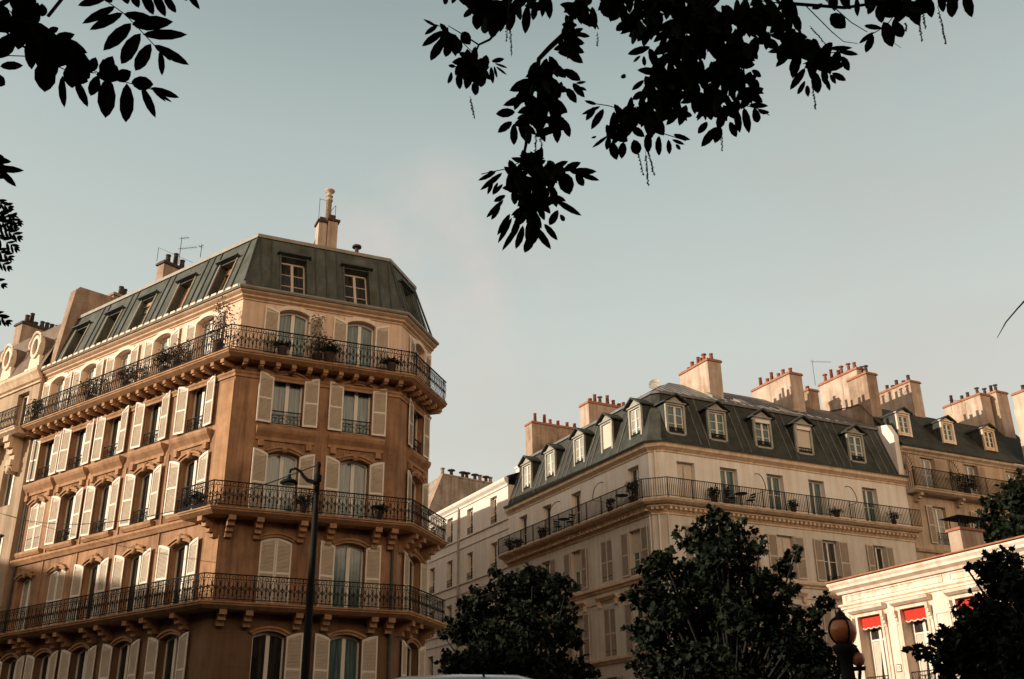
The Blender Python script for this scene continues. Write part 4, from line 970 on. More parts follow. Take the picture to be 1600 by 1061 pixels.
# ================================================================== ANNEX : sunlit white pavilion
ON = Vector((12.4189, 40.1220, 0))
FN = Fr(ON, 154.2)
X = thing('white_pavilion', ON, 'low sunlit white stone pavilion with red awnings in its tall windows, lower right', 'building')
NC = [1.30, 3.42, 5.90, 8.05]; NW = 1.16; nz0, nz1 = 4.35, 7.02
mb = MB(); wall(mb, FN, 0, 10, 0, 8.0, [(c, NW, nz0, nz1, 0) for c in NC]+[(c, NW, .6, 3.2, 0) for c in NC], .42)
mb.add([FN(0, 0, 0), FN(0, -6, 0), FN(0, -6, 8.0), FN(0, 0, 8.0)], [(0, 1, 2, 3)]); mb.box(FN, .05, 9.9, -6, -.5, 0, 7.9)
mb.build('wall', 'annex_white', X)
pn = [FN(-.02, -6, 0), FN(-.02, 0, 0), FN(10, 0, 0)]
mb = MB()
mb.sweep(pn, [(0, 7.95), (.10, 7.95), (.14, 8.04), (.30, 8.13), (.30, 8.22), (.36, 8.31), (.36, 8.38), (0, 8.42)])
mb.sweep(pn, [(0, 7.40), (.06, 7.40), (.06, 7.47), (.12, 7.52), (.12, 7.58), (0, 7.60)])
mb.sweep(pn, [(0, 3.7), (.2, 3.75), (.24, 3.9), (0, 3.95)])
mb.build('cornice', 'annex_white', X)
mb = MB(); mb.sweep(pn, [(.0, 8.423), (.39, 8.423), (.39, 8.465), (0, 8.465)]); mb.build('roof_edge', 'annex_edge', X)
mb = MB(); mb.sweep(pn, [(.2, 8.466), (-2.6, 8.8)], closeprof=False); mb.box(FN, 0, 10, -6, -2.6, 8.3, 8.75); mb.build('roof', 'roof_zinc', X)
mb = MB()
# attic panels
for a, b in ((.22, 4.9), (5.25, 9.6)):
    for z0, z1 in ((7.66, 7.70), (7.87, 7.91)): mb.box(FN, a, b, .002, .035, z0, z1)
    for s in (a, b): mb.box(FN, s-.04, s, .002, .034, 7.705, 7.865)
# window surrounds, pilasters, brackets
for c in NC:
    for sg in (-1, 1):
        a = c+sg*(NW/2); b = c+sg*(NW/2+.11); mb.box(FN, min(a, b), max(a, b), .002, .08, nz0-.3, nz1+.10)
        a = c+sg*(NW/2+.12); b = c+sg*(NW/2+.24); mb.box(FN, min(a, b), max(a, b), .002, .05, nz0-.3, nz1-.35)
        m_ = c+sg*(NW/2+.18)
        for k, (zz, dd) in enumerate(((nz1-.02, .22), (nz1-.14, .19), (nz1-.26, .13), (nz1-.38, .08))): mb.box(FN, m_-.055, m_+.055, .051, dd, zz-.118, zz)
    mb.box(FN, c-NW/2, c+NW/2, .002, .081, nz1, nz1+.10)
    mb.sweep([FN(c-NW/2-.30, 0, 0), FN(c+NW/2+.30, 0, 0)], [(0, nz1+.12), (.10, nz1+.14), (.24, nz1+.22), (.26, nz1+.32), (0, nz1+.34)])
for a, b in ((.0, .35), (2.1, 2.62), (4.25, 5.1), (6.65, 7.3)):
    w2 = b-a
    mb.box(FN, a+.06, b-.06, .0021, .03, 4.0, 7.15) if w2 < .55 else (mb.box(FN, a+.1, a+.14, .002, .03, 4.3, 6.7), mb.box(FN, b-.14, b-.1, .002, .03, 4.3, 6.7), mb.box(FN, a+.141, b-.141, .002, .029, 6.66, 6.7))
mb.build('moulding', 'annex_white', X)
# scroll on the far corner
mb = MB(); mb.smooth = False
sc = [(.0, 7.35), (-.22, 7.3), (-.30, 7.1), (-.16, 6.8), (-.02, 6.45), (.0, 6.0), (-.03, 5.6), (-.22, 5.35), (-.28, 5.1), (-.14, 4.85), (.02, 4.8), (.02, 7.35)]
mb.prism(FN, sc, -.3, .02); mb.build('scroll_bracket', 'annex_white', X)
# weathered carving traces in the attic panel
mb = MB(); rnd = random.Random(5)
for k in range(26):
    a = rnd.uniform(.9, 3.6); z = 7.785+rnd.uniform(-.06, .06); r_ = rnd.uniform(.02, .06)
    mb.tube([FN(a+math.cos(t)*r_*2.2, .004, z+math.sin(t)*r_) for t in [j*.8+rnd.random() for j in range(5)]], .007, 3)
mb.build('worn_carving', 'cream_trim', X)
base = ORG[X.name]
def m_awn():
    def f():
        mb = MB(); wd = NW-.04; n = 24; z1 = 0; pts = []
        low = [(-wd/2+wd*i/n, -.34-.045*abs(math.sin(math.pi*i/n*4))) for i in range(n+1)]
        mb.prism(LP, [(-wd/2, 0), ]+low+[(wd/2, 0)], .0, .012)
        mb.box(LP, -wd/2, wd/2, -.10, .0, -.10, .02)
        return mb.mesh('awning', ['awning_red'])
    return cached('awn', f)
def m_awnfr():
    def f():
        mb = MB(); wd = NW-.04; n = 24
        low = [(-wd/2+wd*i/n, -.34-.045*abs(math.sin(math.pi*i/n*4))) for i in range(n+1)]
        mb.prism(LP, low+[(a, z-.045) for a, z in low[::-1]], .0, .014); return mb.mesh('fringe', ['blind'])
    return cached('awf', f)
for c in NC:
    o = window(FN, X, c, NW-.01, nz0+.01, nz1-.01, 0, depth=.40, gm='glass_dark', post=.13, bars=0, ft=.10, guard=.55)
    inst('transom', cached('trs', lambda: (lambda m_: (m_.box(LP, -NW/2+.1, NW/2-.1, -.05, .005, 1.80, 1.86), m_.mesh('transom', ['frame_white']))[1])(MB())), o)
    def cur():
        m_ = MB(); m_.smooth = True
        for sg in (-1, 1):
            top_, bot = [], []
            n = 20
            for i in range(n+1):
                t = i/n; x = sg*(.50-.42*t); xb = sg*(.50-.20*t); wv = .02*math.sin(t*22)
                top_.append(LP(x, -.028+wv*.3, 1.8)); bot.append(LP(xb, -.028+wv*.3, .1))
            m_.loft([bot, [b.lerp(t_, .35) for b, t_ in zip(bot, top_)], top_], caps=False)
        return m_.mesh('curtain', ['blind'])
    inst('curtain', cached('cur', cur), o)
    inst('awning', m_awn(), X, FN(c, -.12, nz1-.03)-base, FN.rot); aw = inst('fringe', m_awnfr(), o, (0, -.27, nz1-nz0-.04))
# little street number plaque and its panel
def text(body, size, fr, s, o, z, par, m, name, ext=.004):
    cu = bpy.data.curves.new(name, 'FONT'); cu.body = body; cu.size = size; cu.extrude = ext; cu.align_x = 'CENTER'; cu.align_y = 'CENTER'
    t = bpy.data.objects.new('tmp', cu); col.objects.link(t); dg = bpy.context.evaluated_depsgraph_get(); me = bpy.data.meshes.new_from_object(t.evaluated_get(dg)); bpy.data.objects.remove(t)
    me.materials.clear(); me.materials.append(M(m)); b_ = ORG[par.name]
    ob = bpy.data.objects.new(name, me); col.objects.link(ob); ob.parent = par; x, y = fr.u, Vector((0, 0, 1)); zz = x.cross(y)
    ob.matrix_local = Matrix(((x.x, y.x, zz.x, 0), (x.y, y.y, zz.y, 0), (x.z, y.z, zz.z, 0), (0, 0, 0, 1))); ob.location = fr(s, o, z)-b_; return ob
mb = MB(); ps, pz = onp(FN, 1405, 1044, .03); mb.box(FN, ps-.13, ps+.13, .031, .045, pz-.13, pz+.13); pl = mb.build('number_plate', 'pot_dark', X); ORG[pl.name] = ORG[X.name]
mb = MB(); mb.box(FN, ps-.105, ps+.105, .0455, .048, pz-.105, pz+.105); mb.build('plate_face', 'frame_white', pl)
text('15', .17, FN, ps, .050, pz, pl, 'pot_dark', 'numeral')
# annex chimney with an iron cowl
s_, z_ = onp(FN, 1481, 832, -1.4); q = FN(s_, -1.4, 0)
mb = MB(); mb.box(FN, s_, s_+.55, -2.5, -1.4, 8.6, z_); mb.mi = 1; mb.box(FN, s_-.06, s_+.61, -2.56, -1.34, z_+.002, z_+.09); ch = mb.build('chimney', ['chimney_plaster', 'brick_edge'], X)
mb = MB(); zc = z_+.09
for a, b in ((s_+.06, -1.5), (s_+.5, -1.5), (s_+.06, -2.4), (s_+.5, -2.4), (s_+.06, -1.95), (s_+.5, -1.95)): mb.tube([FN(a, b, zc), FN(a, b, zc+.38)], .02, 4)
mb.hexa([FN(s_-.18, -1.2, zc+.38), FN(s_+.73, -1.2, zc+.38), FN(s_+.73, -2.7, zc+.38), FN(s_-.18, -2.7, zc+.38), FN(s_+.2, -1.7, zc+.52), FN(s_+.35, -1.7, zc+.52), FN(s_+.35, -2.2, zc+.52), FN(s_+.2, -2.2, zc+.52)])
mb.lathe(FN(s_+.28, -1.9, zc), [(.14, 0), (.13, .2), (.15, .22), (.1, .26)], 8); mb.build('cowl', 'iron', ch)

# ================================================================== unseen buildings: one across the boulevard, one raised and one added to block light
ow1 = thing('unseen_building', (-62, 40, 0), 'long rendered apartment terrace on the far side of the avenue, outside the picture', 'building')
ow2 = thing('unseen_building', (-62, -20, 0), 'unseen rendered terrace behind the photographer, raised to keep sun off the near trees', 'building')
ow3 = thing('unseen_building', (0, -50, 0), 'unseen wide terrace added south of the photographer to darken the lower floors', 'building')
mb = MB(); mb.hexa([Vector(q) for q in ((-58, -46, 0), (60, -46, 0), (60, -30, 0), (-58, -30, 0), (-58, -46, 23), (60, -46, 23), (60, -30, 23), (-58, -30, 23))]); mb.build('wall', 'shade_wall', ow3)
mb = MB(); mb.sweep([(60, -30), (-58, -30)], [(.3, 23.01), (-1.5, 25.8), (-8, 26.3), (-15, 23.02)]); mb.build('roof', 'zinc_a', ow3)
for par, y0, y1, hgt in ((ow1, -2.5, 90, 20.8), (ow2, -70, -3, 27)):
    fo = Fr((-60, y1, 0), 180); ln = y1-y0; mb = MB(); cs = [1.8+2.9*k for k in range(int((ln-2)/2.9))]
    fo = Fr((-60, y0, 0), 0)
    mb2 = MB(); ops_ = [(c, 1.1, z, z+2, 0) for c in cs for z in (4.5, 8, 11.5, 15)]
    wall(mb2, fo, 0, ln, 0, hgt-2.4, ops_, .3); mb2.box(fo, 0, ln, -12, -.35, 0, hgt-2.4); mb2.build('wall', 'shade_wall', par)
    mb3 = MB(); p_ = [fo(0, 0, 0), fo(ln, 0, 0)]; mb3.sweep(p_, [(.3, hgt-2.4), (-.9, hgt-.2), (-4, hgt), (-11, hgt-.5), (-12, hgt-2.4)]); mb3.build('roof', 'zinc_a', par)

# ================================================================== TREES
import numpy as np
def leaf_card(kind):
    """outline of one leaf in (x,y), stem at the origin, pointing to +y; returned as list of polygons with small z fold"""
    if kind == 'lobed':
        pts = [(0, 0), (.16, .06), (.42, .02), (.36, .2), (.58, .34), (.40, .44), (.34, .62), (.16, .58), (0, 1.0)]
        L_ = [(x, y, abs(x)*.22) for x, y in pts]; R_ = [(-x, y, abs(x)*.22) for x, y in pts]
        return [L_, R_[::-1]]
    pts = [(0, 0), (.13, .12), (.19, .35), (.18, .6), (.10, .84), (0, 1.0)]
    return [[(x, y, x*.25) for x, y in pts], [(-x, y, x*.25) for x, y in pts][::-1]]
def foliage(name, par, clumps, n, size, m, seed, kind='lobed'):
    """clumps: (centre, (rx,ry,rz)); leaves scattered mostly near the surface of each clump"""
    r = np.random.RandomState(seed); vol = np.array([c[1][0]*c[1][2] for c in clumps]); vol = vol/vol.sum()
    V, Fc = [], []; base = ORG[par.name]; polys = leaf_card(kind)
    for ci, (c, rr) in enumerate(clumps):
        k = max(6, int(n*vol[ci]))
        for _ in range(k):
            d = r.normal(size=3); d /= np.linalg.norm(d); rad = r.uniform(.15, 1.0)**.5*(1+.30*abs(r.normal()))
            p = Vector((c[0]+d[0]*rr[0]*rad, c[1]+d[1]*rr[1]*rad, c[2]+d[2]*rr[2]*rad))-base
            # leaves hang outwards and down
            y = Vector((d[0]+r.normal()*.5, d[1]+r.normal()*.5, d[2]*.4-.55+r.normal()*.35)).normalized()
            a = Vector(r.normal(size=3)); x = (a-y*a.dot(y)).normalized(); z = x.cross(y); s = size*r.uniform(.6, 1.25)
            for pl in polys:
                b = len(V); V += [tuple(p+x*(q[0]*s)+y*(q[1]*s)+z*(q[2]*s)) for q in pl]; Fc.append(tuple(range(b, b+len(pl))))
    me = bpy.data.meshes.new(name); me.from_pydata(V, [], Fc); me.materials.append(M(m)); o = bpy.data.objects.new(name, me); col.objects.link(o); o.parent = par; return o
def street_tree(label, root, spec, d, n, size, seed, group='street trees below the buildings', top=None, twigs=True):
    """spec: crown clumps seen at (x,y,radius in px) placed round the trunk, with their own depth"""
    t = thing('street_tree', root, label, 'tree', group); r = np.random.RandomState(seed); root = Vector(root)
    cl = []; 
    for x, y, rp in spec:
        dd = d+r.uniform(-.9, .9); c = at(x, y, dd); v = (c-CAM).length; R0 = rp/FPX*v*.66
        cl.append((c, (R0, R0*r.uniform(.9, 1.3), R0*r.uniform(.85, 1.0))))
        for _ in range(4 if rp > 20 else 2 if rp > 11 else 0):
            th = r.uniform(0, 6.28); k_ = r.uniform(1.15, 1.75); q = c+CR*(math.cos(th)*R0*k_)+Vector((0, 0, math.sin(th)*R0*k_)); cl.append((q, (R0*.30, R0*.4, R0*.24)))
    # body of the crown in front of and behind the sampled outline
    cx_ = sum((c[0].x for c in cl))/len(cl); 
    for x, y, rp in [q for q in spec if q[2] >= 32][::2]:
        for s_ in (-1, 1):
            dd = d+s_*r.uniform(1.2, 2.2); c = at(x, y+rp*.3, dd); v = (c-CAM).length; R0 = rp/FPX*v*.5; cl.append((c, (R0, R0, R0*.9)))
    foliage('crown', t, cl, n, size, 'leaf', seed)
    mb = MB(); mb.smooth = True; top_ = max((c[0].z for c in cl)); fork = root+Vector((.1, .1, top_*.38))
    mb.tube([root, root+Vector((.03, .02, fork.z*.5)), fork], [.17, .13, .11], 8)
    for c, rr in cl[::3]:
        mid = fork.lerp(c, .5)+Vector((0, 0, -.15)); mb.tube([fork, mid, c], [.06, .035, .012], 5)
    mb.smooth = False
    o = mb.build('trunk', 'bark', t); return t
# tree in front of the side street
T1 = [(832, 898, 20), (800, 915, 26), (850, 918, 26), (880, 905, 14), (770, 940, 30), (815, 945, 34), (865, 940, 24), (735, 950, 24), (720, 985, 26), (760, 985, 36), (810, 990, 42), (860, 985, 34), (888, 960, 18), (895, 1000, 16), (705, 1035, 20), (745, 1035, 36), (800, 1040, 42), (860, 1040, 40), (905, 1045, 22), (772, 892, 10), (878, 930, 14), (895, 915, 9)]
street_tree('dark green street tree in front of the white side-street house', (at(815, 900, 29).x, at(815, 900, 29).y, 0), T1, 29, 9500, .155, 21)
T2 = [(1122, 805, 16), (1098, 825, 22), (1140, 830, 24), (1085, 850, 22), (1118, 858, 32), (1160, 858, 24), (1185, 850, 12), (1060, 830, 8), (1176, 828, 7), (1035, 868, 16), (1020, 890, 22), (1060, 895, 34), (1105, 900, 40), (1155, 900, 34), (1195, 905, 24), (1225, 885, 14), (1240, 868, 12), (1215, 930, 24), (1005, 935, 24), (1045, 945, 38), (1100, 955, 44), (1155, 950, 40), (1205, 955, 22), (1010, 985, 26), (1050, 1000, 42), (1110, 1010, 46), (1170, 1005, 44), (1225, 990, 36), (1262, 965, 22), (1288, 940, 14), (1265, 1010, 30), (1010, 1040, 24), (1060, 1050, 40), (1130, 1055, 44), (1200, 1050, 44), (1265, 1050, 36), (1300, 1040, 26), (1240, 915, 10), (1030, 880, 10), (1250, 855, 6)]
street_tree('tall broad street tree rising before the corner of the cream block', (at(1120, 900, 25).x, at(1120, 900, 25).y, 0), T2, 25, 15500, .145, 22)
T3 = [(1568, 800, 30), (1595, 770, 26), (1540, 815, 18), (1590, 830, 34), (1545, 835, 14), (1600, 740, 12), (1620, 790, 40), (1640, 850, 40)]
T4 = [(1570, 880, 22), (1595, 900, 34), (1560, 905, 26), (1535, 884, 7), (1580, 945, 40), (1540, 960, 34), (1512, 980, 15), (1500, 1000, 26), (1540, 1000, 40), (1590, 1000, 44), (1475, 995, 16), (1490, 1020, 24), (1530, 1040, 38), (1590, 1045, 44), (1440, 1017, 11), (1455, 1020, 10), (1425, 1013, 8), (1475, 1040, 14), (1500, 1055, 18), (1540, 880, 9), (1508, 884, 6), (1640, 960, 50)]
street_tree('dark street tree filling the lower right corner before the sunlit pavilion', (at(1660, 900, 17).x, at(1660, 900, 17).y, 0), T4, 17, 6800, .115, 23)
street_tree('leafy tree top at the right edge, over the pavilion roof', (at(1640, 800, 44).x+3, at(1640, 800, 44).y+6, 0), T3, 47, 2600, .27, 24)

# ------------------------------------------------------------------ overhanging wingnut branches close to the camera
def clear(): return [], []
class Leaves:
    def __init__(s, seed): s.V = []; s.F = []; s.r = random.Random(seed)
    def leaflet(s, p, y, x, ln, wd):
        z = x.cross(y).normalized(); st = ((0, 0), (.12, .58), (.36, .98), (.64, .95), (.86, .52), (1, 0)); k = s.r.uniform(-.15, .2)
        m_ = [p+y*(t*ln)+z*(-k*ln*t*t) for t, w in st]
        l = [m_[i]-x*(wd/2*st[i][1])+z*(wd*.12*st[i][1]) for i in range(1, 5)]; r_ = [m_[i]+x*(wd/2*st[i][1])+z*(wd*.12*st[i][1]) for i in range(1, 5)]
        b = len(s.V); s.V += [tuple(q) for q in m_+l+r_]
        s.F += [(b, b+1, b+6), (b+1, b+2, b+7, b+6), (b+2, b+3, b+8, b+7), (b+3, b+4, b+9, b+8), (b+4, b+5, b+9)]
        s.F += [(b, b+10, b+1), (b+1, b+10, b+11, b+2), (b+2, b+11, b+12, b+3), (b+3, b+12, b+13, b+4), (b+4, b+13, b+5)]
    def compound(s, a, b, n, ln, wd, tw, droop=.12, face=None, end=True, tilt=.35):
        """one pinnate leaf from a to b (world points)"""
        a, b = Vector(a), Vector(b); d = (b-a); L0 = d.length; d.normalize(); r = s.r
        view = ((a+b)/2-CAM).normalized(); side = d.cross(view).normalized(); side = (side+view*r.uniform(-tilt, tilt)).normalized()
        pts = [a+d*(L0*t)+Vector((0, 0, -1))*(droop*L0*(t*t-t*.6)) for t in [i/8 for i in range(9)]]
        tw.tube(pts, .0022 if L0 < .5 else .004, 4, r1=.001)
        def pos(t): i = min(7, int(t*8)); f = t*8-i; return pts[i].lerp(pts[i+1], f)
        for i in range(n):
            t = .22+.76*i/max(1, n-1); p = pos(min(t, .999)); sc = (1-.55*abs(t-.55)**1.3*2) if t < .9 else .55
            for sg in (-1, 1):
                if r.random() < .06: continue
                ang = r.uniform(.75, 1.15)-.35*t; y = (d*math.cos(ang)+side*(sg*math.sin(ang))+Vector((0, 0, -1))*r.uniform(.05, .38)+view*r.uniform(-.25, .25)).normalized()
                nx = (view+Vector((r.uniform(-.4, .4), r.uniform(-.4, .4), r.uniform(-.4, .4)))).normalized(); x = y.cross(nx).normalized()
                s.leaflet(p, y, x, ln*sc*r.uniform(.85, 1.12), wd*(.6+.4*sc)*r.uniform(.85, 1.1))
        if end: y = (d+Vector((0, 0, -.2))).normalized(); s.leaflet(pts[-1], y, y.cross(view).normalized(), ln*.55, wd*.6)
    def px(s, bx, by, tx, ty, w_, dep, j=.12, sag_=.0):
        e = s.r.uniform(-j, j); a, b = at(bx, by, dep+e), at(tx, ty, dep+e+s.r.uniform(-j, j)*.3); y = b-a; ln = y.length; y.normalize()
        view = ((a+b)/2-CAM).normalized(); view = (view+Vector((s.r.uniform(-.3, .3), s.r.uniform(-.3, .3), s.r.uniform(-.3, .3)))).normalized(); x = y.cross(view).normalized()
        s.leaflet(a, y, x, ln, w_*.93*((a-CAM).length/FPX))
    def fill(s, cx, cy, rx, ry, n, ln, w_, dep, j=.3):
        for _ in range(n):
            t = s.r.uniform(0, 6.283); q = math.sqrt(s.r.random()); x, y = cx+rx*q*math.cos(t), cy+ry*q*math.sin(t)
            th = math.pi/2+s.r.gauss(0, .85)-(x-cx)/max(rx, 1)*.5; l = ln*s.r.uniform(.7, 1.1); dx, dy = math.cos(th)*l, math.sin(th)*l
            s.px(x-dx*.5, y-dy*.5, x+dx*.5, y+dy*.5, w_*s.r.uniform(.75, 1.1), dep, j)
    def build(s, name, m, par):
        o_ = ORG[par.name]; me = bpy.data.meshes.new(name); me.from_pydata([(a-o_.x, b-o_.y, c-o_.z) for a, b, c in s.V], [], s.F); me.materials.append(M(m))
        o = bpy.data.objects.new(name, me); col.objects.link(o); o.parent = par; return o
def px(d): return d*1.28/FPX   # metres per photo pixel at horizontal distance d, high in the frame
# left tree ------------------------------------------------------
LT = thing('wingnut_tree', (-4.6, 1.2, 0), 'large near tree whose long compound leaves hang into the upper left corner', 'tree', 'overhanging trees')
tw = MB(); lv_ = Leaves(31); d = 3.0
def A2(x, y, dd=0): return at(x, y, d+dd)
for q in [(180,10,131,34,13),(192,20,142,46,14),(205,36,163,74,20),(220,52,182,105,21),(236,68,208,116,19),(250,78,255,122,10),(240,70,295,101,15),(223,54,293,54,16),(206,38,268,34,22),(193,22,240,30,14),(255,82,267,95,5),
          (170,-6,119,9,13),(205,-18,217,16,13),(222,-16,240,24,15),(240,-14,259,28,14),(255,-12,277,27,12),(290,-16,310,12,10),(278,-16,292,5,8),(190,-20,200,6,14),(160,-16,175,4,16),(150,-18,140,4,12),
          (152,118,142,151,17),(170,122,165,184,27),(198,130,198,197,21),(222,136,243,183,13),(240,142,269,160,5),(238,140,261,161,4),(235,137,282,153,11),(205,128,240,132,22),(180,124,205,112,20),(160,118,175,90,22),(185,118,160,92,20),(140,112,150,88,16),(150,116,190,122,18),
          (72,92,70,143,30),(98,118,96,173,12),(118,122,137,169,13),(100,112,138,128,22),(45,58,49,108,18),(0,104,36,101,13),(-14,118,9,134,18),(80,60,137,82,20),(84,62,115,54,15),(90,74,142,106,28),(100,95,145,112,22),(75,50,92,43,10),(110,100,112,140,22),
          (15,-4,60,32,26),(60,4,32,50,28),(30,42,-20,38,22),(22,52,-10,84,18),(24,64,-6,92,16),(32,28,30,76,26),(52,34,74,76,30),(60,66,84,122,32),(72,80,102,102,28),(66,26,66,6,14),(20,10,50,48,26),(0,12,16,20,10),(40,40,64,70,30),(62,46,90,74,26),(95,70,118,108,26),(-10,10,20,30,14),(48,-10,44,14,18),(76,60,90,100,26),(120,106,140,122,20),(56,58,64,110,20)]:
    lv_.px(*q, d, .06)
for pts in ([(168, 3), (195, 22), (220, 48), (248, 78), (256, 86)], [(150, 112), (180, 124), (225, 136), (252, 144)], [(-10, 86), (18, 87), (45, 88), (75, 98), (110, 112), (150, 114)], [(60, 40), (110, 90), (152, 113)], [(150, -30), (172, 4)], [(-10, -5), (18, 20), (50, 40)]):
    tw.tube([A2(*p_) for p_ in pts], .0016, 4)
tw.tube([Vector((-4.6, 1.2, 4.2)), Vector((-3.6, 1.9, 4.6)), A2(-120, -10), A2(-20, 20), A2(60, 40), A2(95, 95)], [.10, .06, .03, .012, .007, .003], 6)
tw.tube([A2(75, 25), A2(95, 0), A2(110, -20), A2(130, -60)], .006, 5); tw.tube([A2(-20, 20), A2(20, 60), A2(60, 90)], .004, 4); tw.tube([A2(-20, 20), A2(60, -30), A2(150, -30)], [.01, .007, .004], 5)
# lower fragments, farther out on the same side
for q in [(-12, 248, 18, 253, 10), (-8, 262, 36, 267, 11), (-4, 262, 26, 293, 10), (-14, 256, 10, 262, 14), (-16, 270, 6, 280, 9), (-10, 244, 8, 246, 8)]: lv_.px(*q, d, .05)
tw.tube([Vector((-4.4, 1.3, 3.4)), A2(-140, 200), A2(-35, 248)], [.05, .02, .004], 5)
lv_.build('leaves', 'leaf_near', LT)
lt = MB(); lt.smooth = True; lt.tube([(-4.6, 1.2, 0), (-4.65, 1.2, 1.5), (-4.55, 1.25, 3.2), (-4.7, 1.1, 5.4), (-5, .8, 8)], [.34, .27, .22, .16, .06], 10); lt.build('trunk', 'bark', LT); tw.build('branch', 'bark', LT)
# finer foliage further down the left edge belongs to another, more distant tree
L2 = thing('street_tree', (-9.5, 9, 0), 'fine-leaved tree whose twigs just enter at the left edge', 'tree', None)
tw = MB(); lv_ = Leaves(33); d = 9.0
for (a, b, n) in [((-30, 305), (14, 322), 6), ((-25, 330), (28, 345), 7), ((-25, 345), (28, 368), 7), ((-25, 360), (24, 385), 7), ((-30, 380), (14, 400), 6), ((-30, 395), (12, 415), 6), ((-25, 340), (22, 352), 7), ((-30, 325), (20, 335), 7), ((-28, 482), (10, 500), 5), ((-30, 430), (3, 443), 3)]:
    lv_.compound(A2(*a), A2(*b), n, 14*px(d), 4*px(d), tw, droop=.1, tilt=.4)
tw.tube([Vector((-9.5, 9, 6.2)), A2(-60, 330), A2(-15, 370)], [.06, .02, .006], 5)
lv_.build('leaves', 'leaf_near', L2); tw.build('branch', 'bark', L2); lt = MB(); lt.smooth = True; lt.tube([(-9.5, 9, 0), (-9.5, 9, 3), (-9.5, 9, 6.5), (-9.8, 9.2, 8)], [.2, .16, .1, .05], 8); lt.build('trunk', 'bark', L2)
# right tree -----------------------------------------------------
RT = thing('wingnut_tree', (3.4, -2.2, 0), 'large near tree with hanging catkins, its boughs reaching over the top centre and right', 'tree', 'overhanging trees')
tw = MB(); lv_ = Leaves(35); d = 4.6; r = random.Random(77)
def fanout(cx, cy, rad, n, ln=31, wd=15, k=5, up_=.35, dj=.3):
    """leaves radiating from a twig end, most of them drooping"""
    n = max(3, round(n*.46))
    for i in range(n):
        th = 2*math.pi*(i+r.random()*.7)/n; dx, dy = math.cos(th), math.sin(th)
        if dy < 0: dy *= up_
        dd = r.uniform(-dj, dj); a = (cx+dx*rad*.05, cy+dy*rad*.05-rad*.2); b = (cx+dx*rad*r.uniform(.75, 1.05), cy+dy*rad*r.uniform(.7, .95)+rad*.12)
        lv_.compound(A2(*a, dd), A2(*b, dd+r.uniform(-.1, .1)), k, ln*1.2*px(d)*r.uniform(.85, 1.1), wd*.85*px(d), tw, droop=.14)
